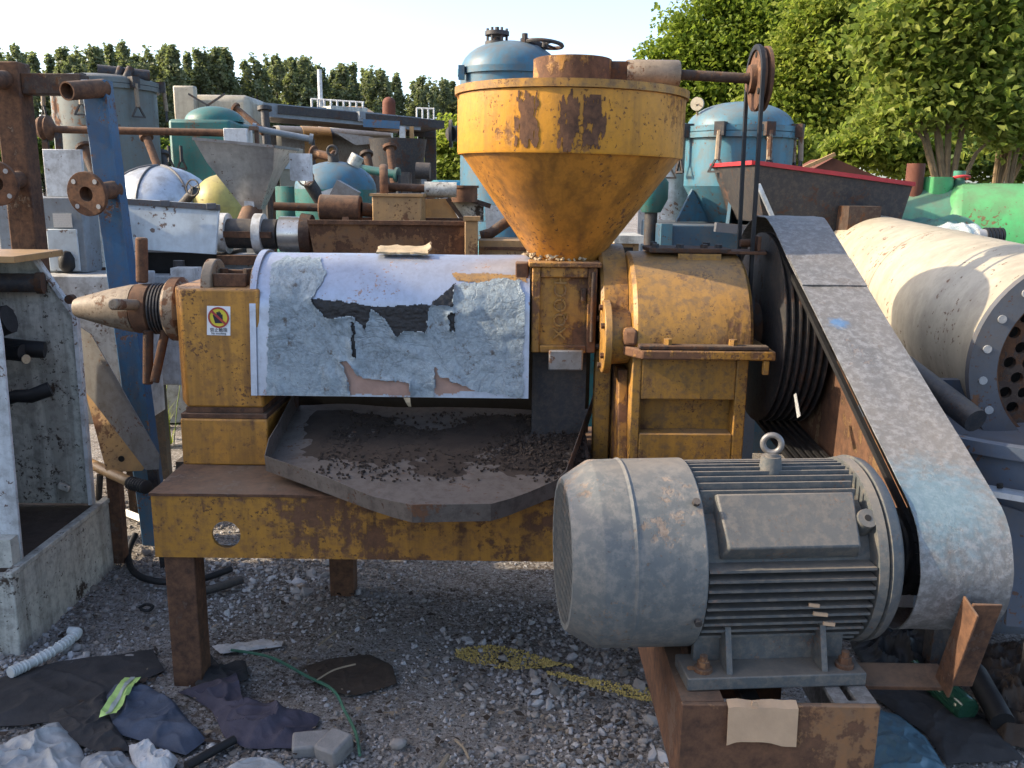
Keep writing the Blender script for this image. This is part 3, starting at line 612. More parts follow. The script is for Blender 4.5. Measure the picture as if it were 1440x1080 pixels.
# big multi-groove pulley, guard
QX0, QX1, QC, QR = .845, .995, V((0, 3.06, 1.135)), .325
b = MB(); pf = [(0,.05),(0,QR-.05),(.004,QR)]
for k in range(6): pf += [(.008+k*.0235,QR),(.013+k*.0235,QR-.022),(.020+k*.0235,QR-.022),(.025+k*.0235,QR)]
pf += [(QX1-QX0-.003,QR),(QX1-QX0,QR-.05),(QX1-QX0,.05)]
big = MB().lathe(pf, (QX0,QC.y,QC.z), (1,0,0), 56).build('drive_pulley', M['darksteel'], press)
MB().lathe([(0,0),(0,.075),(.02,.085),(.08,.085),(.08,0)], (QX0-.06,QC.y,QC.z), (1,0,0), 24).build('pulley_hub', M['rust_dk'], big)
for k in range(5):
    a = R(20+72*k); e = V((0,math.cos(a),math.sin(a))); MB().bar(V((QX0+.02,QC.y,QC.z))+e*.07, V((QX0+.02,QC.y,QC.z))+e*(QR-.04), .05, .03, (1,0,0)).build('spoke', M['darksteel'], big)
MC, MR = V((0, 1.84, .822)), .085
for k in range(6):                                   # V-belts
    xb = QX0+.0165+k*.0235; d = MC - QC; L = d.length; th = math.atan2(d.z, d.y); be = math.acos((QR-MR)/L)
    pts = [V((xb, QC.y+(QR-.008)*math.cos(a), QC.z+(QR-.008)*math.sin(a))) for a in np.linspace(th+be, th+2*math.pi-be, 30)]
    pts += [V((xb, MC.y+MR*math.cos(a), MC.z+MR*math.sin(a))) for a in np.linspace(th-be, th+be, 12)]
    pts.append(pts[0]); b = MB()
    for i in range(len(pts)-1): b.bar(pts[i], pts[i+1], .015, .012, (1,0,0))
    b.build('v_belt', M['black'], press, ang=60)
GX0g, GX1g, GRb, GRs = .833, 1.022, .380, .162
d = MC - QC; th = math.atan2(d.z, d.y); L = d.length; be = math.acos((GRb-GRs)/L)
def gpath(step=1):
    pts = [V((0, QC.y+GRb*math.cos(a), QC.z+GRb*math.sin(a))) for a in np.linspace(R(-25), 2*math.pi+th-be if th < 0 and th-be+2*math.pi < math.pi*1.5 else th-be, 36)]
    return pts
aT = (th - be) % (2*math.pi)                         # upper tangent angle
pts = [V((0, QC.y+GRb*math.cos(a), QC.z+GRb*math.sin(a))) for a in np.linspace(R(-20), aT, 34)]
end = V((0, MC.y+GRs*math.cos(aT), MC.z+GRs*math.sin(aT)))
pts += [pts[-1].lerp(end, f) for f in np.linspace(0, 1, 14)[1:-1]]
pts += [V((0, MC.y+GRs*math.cos(a), MC.z+GRs*math.sin(a))) for a in np.linspace(aT, R(285), 22)]
b = MB(); vv = []; NU = 6
for i, p in enumerate(pts):
    for k in range(NU+1):
        u = k/NU; vv.append(V((GX0g+(GX1g-GX0g)*u, p.y+.004*nz(i*.4,u*3,1), p.z+.006*nz(i*.35,u*2,6))))
b.add(vv, [(i*(NU+1)+k, i*(NU+1)+k+1, (i+1)*(NU+1)+k+1, (i+1)*(NU+1)+k) for i in range(len(pts)-1) for k in range(NU)])
def on_guard(px, py):
    return min((PX(px, py, X) for X in np.linspace(.834, 1.02, 90)), key=lambda p: min((V((0,p.y,p.z))-q).length for q in pts))
sp1 = on_guard(1180,452)-V(ORG[press.name]); sp2 = on_guard(1320,705)-V(ORG[press.name])
splash(M['guard'], [(tuple(sp1), .026, (.06,.19,.38), .65), (tuple(sp2), .12, (.12,.22,.27), .6)])
guard = b.build('belt_guard', M['guard'], press, solid=.003)
b = MB(); b.prism([(GX1g-.004, p.y, p.z) for p in [MC+(q-MC)*.988 for q in pts[-28:]]] + [(GX1g-.004, 2.2, .68), (GX1g-.004, 3.3, .80)] + [(GX1g-.004, q.y, q.z) for q in [QC+(q-QC)*.985 for q in pts[:-28]]], (.003,0,0)); b.build('guard_side_plate', M['guard_in'], guard)
iseam = min(range(len(pts)), key=lambda i: abs(pts[i].y-2.66) + (0 if pts[i].z > 1.2 else 9)); ps = pts[iseam]
dd = (pts[iseam+1]-pts[iseam-1]).normalized(); nn = V((0,-dd.z,dd.y)); nn = nn if nn.z > 0 else -nn
b = MB(); b.bar(V((GX0g+.001,ps.y,ps.z))+nn*.004, V((GX1g-.001,ps.y,ps.z))+nn*.004, .16, .003, nn); b.build('guard_lap_plate', M['guard'], guard)
b = MB(); pb = P(1183,452,2.52); 
# edge flange strip catching the light
b = MB(); q0 = P(1325,966,1.70); q1 = P(1366,852,1.64)
ang = MB().bar(q0, q1, .006, .060, (0,1,.3)); ang.bar(q0+V((.032,.0,.004)), q1+V((.032,.0,.004)), .060, .006, (0,1,.3)); ang.build('angle_brace', M['rust'], press, bevel=.002)
ra = P(1200,950,1.74); rb = P(1325,952,1.74); MB().bar(ra, rb, .06, .012, (0,-.5,1)).build('tie_bar', M['rust'], press, bevel=.002)
# motor frame
FZ = .605; MX0, MX1 = .345, .735
for x0_, x1_ in ((MX0,MX0+.085),(MX1-.085,MX1)):
    hs = [] if x0_ < .4 else [[(x0_+.030,1.60),(x0_+.048,1.60),(x0_+.048,1.68),(x0_+.030,1.68)]]
    b = curve_mesh([[(x0_,1.592),(x1_,1.592),(x1_,BY0-.001),(x0_,BY0-.001)]]+hs, .010, m4((0,0,FZ-.005),(1,0,0),(0,1,0)))
    if x0_ < .4: b.bx(x0_,x0_+.010,1.592,BY0-.001,.40,FZ-.0105)
    else: b.bx(x1_-.010,x1_,1.592,BY0-.001,.40,FZ-.0105)
    b.build('motor_rail', M['rust'] if x0_ < .4 else M['guard'], press, bevel=.002)
MB().bx(MX0-.002,MX1+.002,1.578,1.5915,.33,FZ+.001).build('rail_end_plate', M['rust_or'], press, bevel=.003)
MB().bx(.50,.535,1.60,2.58,FZ-.09,FZ-.06).build('centre_rail', M['darksteel'], press)
MB().bx(MX0+.088,MX1-.088,1.9,1.95,.42,FZ-.012).build('cross_rail', M['rust_dk'], press)
for x in (MX0+.0005, MX1-.0605): MB().bx(x,x+.06,1.62,1.68,-.03,.3995).build('leg', M['rust'], press, bevel=.003)
b = MB().cyl((MX0+.03,1.63,FZ+.014),(MX0+.045,1.80,FZ+.014),.011,n=8).cyl((MX0+.036,1.66,FZ+.014),(MX0+.036,1.67,FZ+.016),.021,n=6); b.build('jack_bolt', M['rust_or'], press)

# ------------------------------------------------------------------ electric motor
mot = thing('electric_motor', 'big grey finned electric motor with round fan cowl and lifting eye', 'motor', (.50, MC.y, .607))
my, mz = MC.y, MC.z+.003
CWX = .112
b = MB().lathe([(0,.150),(0,.162),(.004,.166),(.056,.199),(.062,.201),(.118,.202),(.124,.205),(.130,.202),(.262,.203),(.265,.200),(.265,.150)], (CWX,my,mz), (1,0,0), 64); cw = b.build('fan_cowl', M['cowl'], mot, ang=18)
b = MB().cyl((CWX+.02,my,mz),(CWX+.024,my,mz),.155,n=32); b.build('fan', M['dark'], cw)
b = MB(); gr_ = .156
for sgn in (-1, 1):
    for k in range(-11, 12):
        o_ = k*.0135; h = math.sqrt(max(0, gr_**2-o_**2)); e = V((0,math.cos(R(60)),sgn*math.sin(R(60)))); f_ = V((0,-e.z,e.y))
        if h > .02: b.bar(V((CWX+.002+.0012*sgn,my,mz))+f_*o_-e*h, V((CWX+.002+.0012*sgn,my,mz))+f_*o_+e*h, .0046, .0030, (1,0,0))
b.build('grille', M['cowl'], cw)
for a in (R(200), R(130)): MB().cyl((CWX+.25,my+.205*math.cos(a),mz+.205*math.sin(a)),(CWX+.25,my+.214*math.cos(a),mz+.214*math.sin(a)),.008,n=8).build('cowl_screw', M['darksteel'], cw)
BX_0, BX_1 = CWX+.266, .728
b = MB().cyl((BX_0-.02,my,mz),(BX_1,my,mz),.158,n=40); b.build('stator_body', M['grey_motor'], mot)
for k in range(13):                                   # horizontal side fins, front and back
    z = -.150 + k*.0205; rr_ = math.sqrt(max(.0, .197**2-z**2))
    for s in (-1, 1):
        if s < 0 and .035 < z < .12: continue
        r0 = math.sqrt(max(0,.150**2-z**2)); yA, yB = (my+s*r0, my+s*rr_)
        MB().bx(BX_0+.002, BX_1-.004+ (0 if z < .1 else -.02), min(yA,yB), max(yA,yB), mz+z-.0028, mz+z+.0028).build('cooling_fin', M['grey_motor'], mot)
for k in range(-5, 6):                                # upright fins on top
    y = k*.0195; zz = math.sqrt(.197**2-y**2); z0 = math.sqrt(.150**2-y**2)
    MB().bx(BX_0+.002, BX_1-.008-.012*(abs(k) > 3), my+y-.0028, my+y+.0028, mz+z0, mz+zz).build('cooling_fin', M['grey_motor'], mot)
a = R(40); nn = V((0,-math.cos(a),math.sin(a))); tt = V((0,math.sin(a),math.cos(a)))
c = V((.555,my,mz))
b = MB(); hw, hh = .145, .058
q = [c+nn*.193+V((sx*hw*(1 if sz > 0 else .93),0,0))+tt*sz*hh for sx, sz in ((-1,-1),(1,-1),(1,1),(-1,1))] ; q2 = [c+nn*.150+V((sx*hw,0,0))+tt*sz*(hh+.01) for sx, sz in ((-1,-1),(1,-1),(1,1),(-1,1))]
b.add(q+q2, [(0,1,2,3),(4,7,6,5),(0,4,5,1),(1,5,6,2),(2,6,7,3),(3,7,4,0)]); tbx = b.build('terminal_pad', M['grey_motor'], mot, bevel=.004)
b = MB().cyl(c+nn*.15+V((.160,0,0)), c+nn*.198+V((.160,0,0)), .026, .020, n=16); b.build('cable_boss', M['grey_motor'], mot); MB().cyl(c+nn*.1975+V((.160,0,0)), c+nn*.1988+V((.160,0,0)), .007, n=10).build('boss_hole', M['dark'], mot)
b = MB().lathe([(0,.15),(0,.200),(.018,.203),(.022,.190),(.026,.205),(.046,.200),(.058,.186),(.064,.150),(.064,.06),(.08,.055),(.08,0)], (BX_1,my,mz), (1,0,0), 56); b.build('end_shield', M['grey_motor'], mot)
MB().cyl((BX_1+.08,my,mz),(1.0,my,mz),.03,n=16).build('motor_shaft', M['rust_dk'], mot)
b = MB(); pf = [(0,.03),(0,MR)]
for k in range(6): pf += [(.006+k*.0235,MR),(.011+k*.0235,MR-.018),(.018+k*.0235,MR-.018),(.023+k*.0235,MR)]
MB().lathe(pf+[(.148,MR),(.148,.03)], (QX0,my,mz), (1,0,0), 32).build('motor_pulley', M['darksteel'], mot)
fz = .607
for s in (-1, 1):
    y0, y1 = (my-.205, my-.105) if s < 0 else (my+.105, my+.205)
    ft = MB().bx(.345,.72,y0,y1,fz,fz+.028).build('foot', M['grey_motor'], mot, bevel=.003)
    MB().bx(.375,.695,my+s*.128-.008,my+s*.128+.008,fz+.0285,mz-.09).build('foot_web', M['grey_motor'], mot)
    for x in (.435, .635): MB().prism([(x-.006,my+s*.125,fz+.0285),(x-.006,my+s*.195,fz+.0285),(x-.006,my+s*.165,mz-.10),(x-.006,my+s*.125,mz-.09)], (.012,0,0)).build('foot_rib', M['grey_motor'], mot)
    for x in (.385, .685): MB().cyl((x,my+s*.175,fz+.028),(x,my+s*.175,fz+.036),.019,n=16).cyl((x,my+s*.175,fz+.036),(x,my+s*.175,fz+.050),.013,n=6).cyl((x,my+s*.175,fz+.05),(x,my+s*.175,fz+.062),.008,n=8).build('foot_bolt', M['rust_or'], mot)
e = V((.555,my-.02,mz+.185)); MB().cyl(e, e+V((0,0,.035)), .025, .021, n=18).build('eye_boss', M['grey_motor'], mot)
ey = MB().torus(e+V((0,0,.062)), (.35,1,0), .019, .0065, 28, 10).cyl(e+V((0,0,.03)), e+V((0,0,.042)), .014, n=12); ey.build('lifting_eye', M['ss_dull'], mot)
for x, z, l in ((.60,-.042,.022),(.615,-.062,.030),(.635,-.084,.024)): MB().box((x,my-.192,mz+z),(l,.005,.007),Matrix.Rotation(R(8),3,'Y')).build('label_remnant', M['card'], mot)
mot.rotation_euler = (0,0,R(4.6))

# ------------------------------------------------------------------ tray, boards, cardboard
A, B_, C_, D_ = P(374,650,2.72), P(580,717,2.39), P(690,708,2.41), P(795,672,2.60)
E_, F_ = V((.30,3.22,.80)), V((-.80,3.24,.83))
tr = thing('drip_tray', 'bent sheet metal drip tray full of dark press crumbs on the bench', 'tray', ((A.x+D_.x)/2, 2.8, HB+.009))
b = MB(); outline = [A, B_, C_, D_, E_, F_]
def trz(x, y):                                        # plane through the tray with a dent
    f_ = min(1, max(0, (y-2.45)/.78)); return .698 + .115*f_ + .012*nz(x*4, y*4, 2)*f_
ol = []
for i in range(6):
    p, q = outline[i], outline[(i+1)%6]
    for k in range(8): ol.append((p.lerp(q, k/8).x, p.lerp(q, k/8).y))
b = patch(ol, lambda x, y, r_: trz(x, y)-.022, rings=10, seg=96); b.build('tray_floor', M['tray'], tr, solid=.003)
b = MB(); n = len(ol); rows = []
for i in list(range(40, 48)) + list(range(0, 33)):
    p = ol[i]; hh = .034 if i >= 40 else (.004 if i < 24 else .02)
    zf_ = trz(*p); w_ = .007*nz(p[0]*6, p[1]*6, 3)
    rows.append([(p[0], p[1], zf_-.036), (p[0], p[1]-.010+w_, zf_+.014+hh+w_)])
b.add([q for r_ in rows for q in r_], [(i*2, i*2+1, i*2+3, i*2+2) for i in range(len(rows)-1)])
b.build('tray_lip', M['tray'], tr, ang=12, solid=.0025)
b = MB(); rr = random.Random(9)
for k in range(5200):
    u = rr.random(); x = .32-.95*rr.random()**1.35; y = 2.62+.55*rr.random()
    den = max(0, .45+.8*nz(x*3, y*4, 11)) * (1.3 if x > -.1 else .75)
    if rr.random() > den: continue
    x = min(x, .25); s = rr.uniform(.003,.007)*(1.7 if x > 0 and rr.random() < .3 else 1)
    b.box((x, y, trz(x,y)-.018+s*.3), (s*1.5,s,s*.7), Matrix.Rotation(rr.uniform(0,3),3,(rr.random()-.5,rr.random()-.5,rr.random())))
o = b.build('press_crumbs', M['wood_dk'], tr); o['kind'] = 'stuff'
b = patch([(-.70,2.78),(-.52,2.70),(-.3,2.66),(-.12,2.62),(.05,2.63),(.24,2.74),(.27,3.18),(-.3,3.2),(-.74,3.19),(-.76,2.98)], lambda x, y, r_: trz(x,y)-.0235+.012*(1-r_**6)*max(0,.55+nz(x*5,y*5,4))+.003*nz(x*30,y*30,1), rings=26, seg=120); b.build('meal_residue', M['wood_dk'], tr)
# scrap board on the cover
c0 = P(533,366,3.09); c1 = P(605,366,3.09)
b = MB(); b.grid(lambda u, v: V((c0.x+(c1.x-c0.x)*u+.012*nz(v*7,u*2,5), 3.03+.11*v+.012*nz(u*9,v,2), AZ+CR+.008+.016*v+.005*nz(u*5,v*3,3)+.10*max(0,u-.84)*v)), 16, 5)
tag(b.build('board_scrap', M['paperboard'], solid=.007), 'weathered strip of torn board lying on top of the press cover', 'board')
b = MB(); q = [P(1024,993,1.574),P(1123,986,1.574),P(1124,1042,1.566),P(1060,1046,1.566),P(1026,1036,1.566)]
b.grid(lambda u, v: V((q[0].x+(q[1].x-q[0].x)*u, 1.590 if v < .02 else 1.572-.006*v, FZ+.007+.004*nz(u*4,1)-(.002 if v < .02 else .082*v-.006*math.sin(u*5)*v+.012*v*(max(0,.4-u)+max(0,u-.98))))), 14, 10)
ob = b.build('cardboard_piece', M['card'], solid=.004); tag(ob, 'torn piece of brown cardboard hanging over the rusty motor rail end', 'cardboard')
MB().box(P(1061,990,1.567)+V((0,0,.001)),(.012,.006,.008)).build('staple_fold', M['card'], ob)
# ================================================================== neighbours on the left
def Wd(n, Y, z=1.2): return n/FPX*(Y*math.cos(R(PITCH)) + (CAM_H-z)*math.sin(R(PITCH)))
def arcpts(c, ax, r, n): 
    m = frame(ax); return [V(c) + m @ V((r*math.cos(2*math.pi*k/n), r*math.sin(2*math.pi*k/n), 0)) for k in range(n)]
def handwheel(parent, c, ax, r, mat, name='handwheel'):
    c = V(c); ax = V(ax).normalized(); hw = MB().torus(c, ax, r, r*.11, 24, 6).build(name, mat, parent)
    m = frame(ax); b = MB()
    for k in range(3):
        a = 2*math.pi*k/3+.4; e = m @ V((math.cos(a), math.sin(a), 0)); b.cyl(c, c+e*r, r*.07, n=6)
    b.cyl(c-ax*r*.2, c+ax*r*.2, r*.2, n=10).cyl(c, c-ax*r*1.3, r*.09, n=8); b.build('wheel_spokes', mat, hw)
    return hw
# white mill frame
PLX, PY0, PY1 = -1.69, 2.80, 3.56
mill = thing('mill_frame', 'grimy white machine frame with black rollers standing on a chipped plinth', 'machine', (-2.0, 3.15, 0))
MB().bx(-2.5,PLX,PY0,PY1,-.03,.285).build('plinth', M['white_dirty'], mill, bevel=.006)
MB().bx(PLX-.026,PLX+.006,PY0-.006,PY1+.006,.2855,.305).build('plinth_rim', M['white_dirty'], mill, bevel=.003)
MB().bx(PLX-.50,PLX-.027,PY0+.04,PY1-.05,.2856,.297).build('oily_deck', M['wood_dk'], mill)
MB().bx(-3.3,-2.45,2.82,3.55,.2862,1.32).build('sun_block_body', M['white_dirty'], mill, bevel=.01)  # unseen body added to keep sun off the ground under the bench
b = MB(); xr = PLX-.03; Yp = 3.46
tA, tB = P(107,441,Yp), P(52,364,Yp)
b.prism([(-2.45,Yp,.306),(xr,Yp,.306),(tA.x,Yp,tA.z),(tB.x,Yp,tB.z),(-2.45,Yp,tB.z)], (0,.012,0)); b.build('rear_plate', M['white_dirty'], mill, bevel=.003)
b = MB(); b.bar((xr+.004,Yp-.012,.31),(tA.x+.004,Yp-.012,tA.z),.016,.03,(0,1,0)); b.bar((tA.x,Yp-.012,tA.z),(tB.x,Yp-.012,tB.z+.004),.014,.03,(0,1,0)); b.build('plate_edge', M['white'], mill)
Yf = 2.90; e0, e1 = P(34,815,Yf), P(2,470,Yf)
MB().prism([(-2.6,Yf,.306),(e0.x,Yf,.306),(e1.x,Yf,e1.z),(e1.x-.02,Yf,1.3),(-2.6,Yf,1.3)], (0,.014,0)).build('front_plate', M['white'], mill, bevel=.003)
MB().bx(e0.x-.5,e0.x-.004,Yf-.05,Yf-.001,.2862,.40).build('front_bracket', M['white_dirty'], mill)
q = P(78,357,3.44); MB().bx(-2.6,q.x,3.15,3.50,q.z-.012,q.z+.012).build('top_plate', M['tan'], mill, bevel=.002)
p0 = P(60,398,3.40); MB().cyl(p0, p0+V((-.6,-.12,.01)), .036, n=20).build('roller_shaft', M['darksteel'], mill); MB().cyl(p0+V((-.02,-.004,0)), p0+V((.004,.001,0)), .041, n=20).build('shaft_end', M['rust_dk'], mill)
for k, (px, py, r_, dl) in enumerate(((62,494,.030,.5),(36,507,.030,.5),(70,560,.030,.5),(15,450,.055,.4))):
    p0 = P(px,py,3.36-.04*k); rr = random.Random(k); pts = [p0+V((-dl*u, -.05*u+.012*rr.uniform(-1,1), .03*math.sin(4*u+k)+.008*rr.uniform(-1,1))) for u in np.linspace(0,1,9)]
    MB().tube(pts, [r_*(.8+.35*rr.random()) for _ in pts], 10).build('roller', M['black'], mill)
p0 = P(36,505,3.3); MB().cyl(p0+V((.0,.0,.0)), p0+V((.004,-.002,0)), .018, n=12).build('roller_pin', M['paperboard'], mill)
p0 = P(90,685,3.44); MB().box(p0,(.05,.02,.03),Matrix.Rotation(.4,3,'Y')).build('plate_lug', M['white_dirty'], mill, bevel=.006)
p0 = P(102,420,3.44); MB().cyl(p0, p0+V((0,-.03,0)), .018, n=10).build('pivot_pin', M['rust_dk'], mill)
# leaning sheet plates
b = MB(); Yq = 3.62; q = [P(110,458,Yq),P(128,470,Yq),P(224,640,Yq-.15),P(223,660,Yq-.15),P(205,661,Yq-.15),P(116,545,Yq)]
ob = MB().prism(q, (0,.006,.0)).build('sheet_plate', M['ss_dull']); tag(ob, 'plain grey steel sheet cut to a point leaning behind the white frame', 'steel sheet'); MB().bar(P(214,655,3.49), V((P(214,655,3.49).x,3.55,-.02)), .04, .02).build('sheet_prop', M['darksteel'], ob)
q = [P(118,540,3.66),P(205,655,3.52),P(200,662,3.52),P(150,664,3.52),P(122,560,3.66)]
ob = MB().prism(q, (0,.006,0)).build('chute_plate', M['tan']); tag(ob, 'brown triangular chute plate with a small slot under the grey sheet', 'steel sheet')
pc_ = P(171,645,3.512); MB().cyl(pc_, pc_+V((0,-.004,0)), .013, n=12).build('slot', M['dark'], ob)
MB().bar(P(160,655,3.56), P(163,712,3.56)-V((0,0,.25)), .05, .05).build('chute_leg', M['rust'], ob)
b = MB().bx(P(205,0,3.7).x,P(228,0,3.7).x,3.66,3.74,-.02,P(215,645,3.7).z); tag(b.build('steel_block', M['darksteel']), 'small dark steel block on the ground beside the brown chute plate', 'block')
a, c = P(126,664,3.62), P(232,692,3.3)
pp = thing('hose_pipe', 'tan pipe with a ribbed black end poking out behind the bench', 'pipe', (a.x, a.y, 0))
MB().cyl(a-V((.3,-.25,-.05)), a.lerp(c,.6), .022, n=14).build('pipe_tube', M['tan'], pp)
b = MB(); d_ = (c-a).normalized(); st = a.lerp(c,.56); pf = []
for k in range(7): pf += [(k*.017,.022),(k*.017+.004,.028),(k*.017+.012,.028),(k*.017+.016,.022)]
MB().lathe([(0,0)]+pf+[(.12,0)], st, d_, 16).build('ribbed_end', M['black'], pp)
MB().tube([a.lerp(c,.15), V((a.x+.02,3.6,.15)), V((a.x+.04,3.62,.0))], .014, 8).build('pipe_stand', M['darksteel'], pp)
# rusty and blue pipe frame
YF = 3.78
fr = thing('pipe_rack', 'rusty brown steel frame with one blue post and flanged pipe stubs', 'steel frame', (P(90,300,YF).x, YF, 0))
pb, pbl = P(20,225,YF), P(158,300,YF)
zt_b, zt_l = P(20,86,YF).z, P(145,112,YF).z
wb = .108
MB().bx(pb.x-wb/2,pb.x+wb/2,YF,YF+.10,-.02,zt_b).build('post', M['rust'], fr, bevel=.006)
bl = MB().prism([(pbl.x-.05-.036,YF-.0,zt_l),(pbl.x+.045-.036,YF-.0,zt_l),(pbl.x+.047+.06,YF,0-.02),(pbl.x-.05+.06,YF,-.02)], (0,.055,0)); o = bl.build('post', M['blue'], fr, bevel=.005); o['label'] = 'blue painted post'
bl = MB().prism([(pbl.x+.0455-.036,YF-.012,zt_l),(pbl.x+.054-.036,YF-.012,zt_l),(pbl.x+.056+.06,YF-.012,-.02),(pbl.x+.0475+.06,YF-.012,-.02)], (0,.075,0)); bl.build('post_flange', M['blue'], o)
zbm = P(90,118,YF).z; MB().bx(pb.x+wb/2+.001,pbl.x-.088,YF+.01,YF+.09,zbm-.04,zbm+.042).build('top_beam', M['rust_dk'], fr, bevel=.004)
def stub(name, tip, root_, r_, wall=.006):
    t0, t1 = V(tip), V(root_); L = (t1-t0).length
    return MB().lathe([(.05,0),(.05,r_-wall),(0,r_-wall),(0,r_),(L,r_)], t0, t1-t0, 24).build(name, M['rust'], fr)
stub('pipe_stub', P(94,128,YF-.17), P(146,124,YF+.02), .036)
def flg(c, root_, r_, n=4):
    c, rt = V(c), V(root_); ax = (rt-c).normalized(); stub('flange_stub', c, rt, .036)
    f_ = MB().lathe([(0,.036),(0,r_),(.018,r_),(.018,.036),(0,.036)], c, ax, 32).build('flange', M['rust'], fr, bevel=.002)
    m = frame(ax)
    for k in range(n):
        a_ = 2*math.pi*(k+.5)/n; e = m @ V((math.cos(a_), math.sin(a_), 0)); MB().cyl(c+e*r_*.78-ax*.002, c+e*r_*.78+ax*.0, .010, n=10).build('bolt_hole', M['plastic'], f_)
flg(P(121,273,YF-.16), P(163,266,YF+.02), .088); flg(P(-6,258,YF-.16), P(30,252,YF+.02), .088)
stub('pipe_stub', P(-22,112,YF-.15), P(10,112,YF+.02), .036)
# ================================================================== left background
# white cabinet
cab = thing('machine_cabinet', 'pale grey machine cabinet with a data plate and black rubber flap', 'cabinet', (P(100,330,4.1).x, 4.3, 0))
x0, x1 = P(60,330,4.1).x, P(118,330,4.1).x; z0, z1 = P(90,383,4.1).z, P(90,278,4.1).z
MB().bx(x0-.2,x1,4.1,4.55,z0,z1).build('body', M['greycab'], cab, bevel=.004)
a, c = P(66,322,4.096), P(114,381,4.096); MB().bx(a.x,c.x,4.088,4.0995,c.z,a.z).build('door', M['panel'], cab, bevel=.003)
a, c = P(74,300,4.095), P(102,320,4.095); MB().bx(a.x,c.x,4.094,4.0985,c.z,a.z).build('data_plate', M['plate'], cab)
a = P(94,368,4.08); MB().lathe([(0,0),(.0,.02),(.02,.035),(.06,.035),(.09,.018),(.095,0)], a-V((0,0,.045)), (0,0,1), 16).build('rubber_flap', M['black'], cab)
MB().bx(x0-.2,P(185,400,4.0).x,3.98,4.28,.5,P(90,387,4.0).z).build('base', M['white'], cab, bevel=.006)
for x in (x0-.15, x1+.1): MB().bx(x,x+.06,4.1,4.16,-.02,.4995).build('leg', M['rust_dk'], cab)
a = P(90,212,4.3); MB().bx(P(62,240,4.3).x,P(116,240,4.3).x,4.30,4.32,z1+.001,P(90,210,4.3).z).build('back_board', M['white'], cab, bevel=.003)
a, c = P(128,298,4.25), P(128,352,4.25); MB().cyl(V((a.x,4.3,c.z-.08)), V((a.x,4.3,a.z+.05)), Wd(15,4.3), n=24).build('rusty_column', M['white_dirty'], cab)
MB().cyl(V((a.x,4.3,c.z-.0805)), V((a.x,4.3,c.z-.18)), Wd(17,4.3), n=24).build('column_foot', M['rust_dk'], cab)
a, c = P(143,355,4.3), P(150,385,4.3); MB().bx(a.x,c.x,4.2,4.3,c.z,a.z).build('side_box', M['white'], cab)
# shaft with pulley
sh = thing('line_shaft', 'long rusty line shaft with a small pulley and pale end box', 'drive shaft', (P(190,185,4.75).x, 4.75, 0))
a, c = P(78,182,4.75), P(322,187,4.75); MB().cyl(a, c, .019, n=12).build('shaft', M['rust'], sh)
b = MB().lathe([(0,0),(0,Wd(14,4.7)),(.02,Wd(17,4.7)),(.035,Wd(14,4.7)),(.05,Wd(17,4.7)),(.07,Wd(8,4.7)),(.10,0)], P(56,180,4.75), (1,0,0), 24); b.build('pulley', M['rust'], sh)
a, c = P(318,181,4.75), P(352,203,4.75); MB().bx(a.x,c.x,4.7,4.8,c.z,a.z).build('end_box', M['white'], sh, bevel=.003)
a, c = P(352,178,4.75), P(365,203,4.75); MB().bx(a.x-.0,c.x,4.72,4.735,a.z-.02,a.z).bx(c.x-.02,c.x,4.736,4.75,c.z,a.z).build('end_bracket', M['rust'], sh)
for px in (63, 82): MB().bar(P(px,186,4.75), V((P(px-4,186,4.75).x,4.7,-.02)), .03, .02).build('support', M['darksteel'], sh)
MB().bar(P(348,204,4.75), V((P(348,204,4.75).x,4.75,-.02)), .05, .05).build('support', M['white'], sh)
MB().bar(P(82,214,4.6), P(64,282,4.35), .018, .006).build('belt', M['black'], sh)
# clamped vessels
def vessel(name, label, px, Y, rpx, ytop, ybot, mat, lidh=.12, lid=True, group=None, nb=8, cap=None, clamps=True, standz=0):
    c = P(px, ytop, Y); r_ = Wd(rpx, Y, c.z); zf = c.z
    v = thing(name, label, 'tank', (c.x, Y, 0), group)
    MB().cyl((c.x,Y,standz), (c.x,Y,zf), r_, n=48, c1=not lid).build('shell', mat, v)
    MB().lathe([(-.035,r_),(-.035,r_*1.07),(-.002,r_*1.07),(-.002,r_*1.0),(.002,r_*1.0),(.002,r_*1.07),(.035,r_*1.07),(.035,r_)], (c.x,Y,zf), (0,0,1), 48).build('flange_ring', mat, v)
    if lid: MB().dish((c.x,Y,zf+.036), (0,0,1), r_*.99, lidh, 48).build('lid', cap or mat, v)
    if clamps:
        for k in range(nb):
            a_ = 2*math.pi*(k+.3)/nb; e = V((math.cos(a_), math.sin(a_), 0)); o_ = V((c.x,Y,zf)) + e*r_*1.09; tg = V((-e.y,e.x,0))
            cl = MB().box(o_+V((0,0,.01)), (.065,.06,.08), Matrix.Rotation(a_,3,'Z')).build('clamp', M['darksteel'], v)
            MB().cyl(o_+e*.02, o_+e*.03-V((0,0,.17)), .017, n=8).build('swing_bolt', M['bronze'], cl)
            for s in (-1, 1): MB().bar(o_+e*.03-V((0,0,.15)), o_+e*.03-V((0,0,.24))+tg*s*.05, .012, .012).build('tee_handle', M['darksteel'], cl)
            MB().bar(o_+e*.03-V((0,0,.24))-tg*.055, o_+e*.03-V((0,0,.24))+tg*.055, .012, .012).build('tee_bar', M['darksteel'], cl)
    return v, c, r_
v, c, r_ = vessel('clamped_tank', 'weathered grey green clamped tank behind the rusty pipe frame', 146, 7.2, 69, 122, 235, M['tankgrey'], lidh=.05, nb=7)
for k in range(3): MB().cyl((c.x+.12+.07*k, 7.0, c.z+.04), (c.x+.14+.07*k, 7.05, c.z+.12), .03, n=10).build('lid_fitting', M['darksteel'], v)
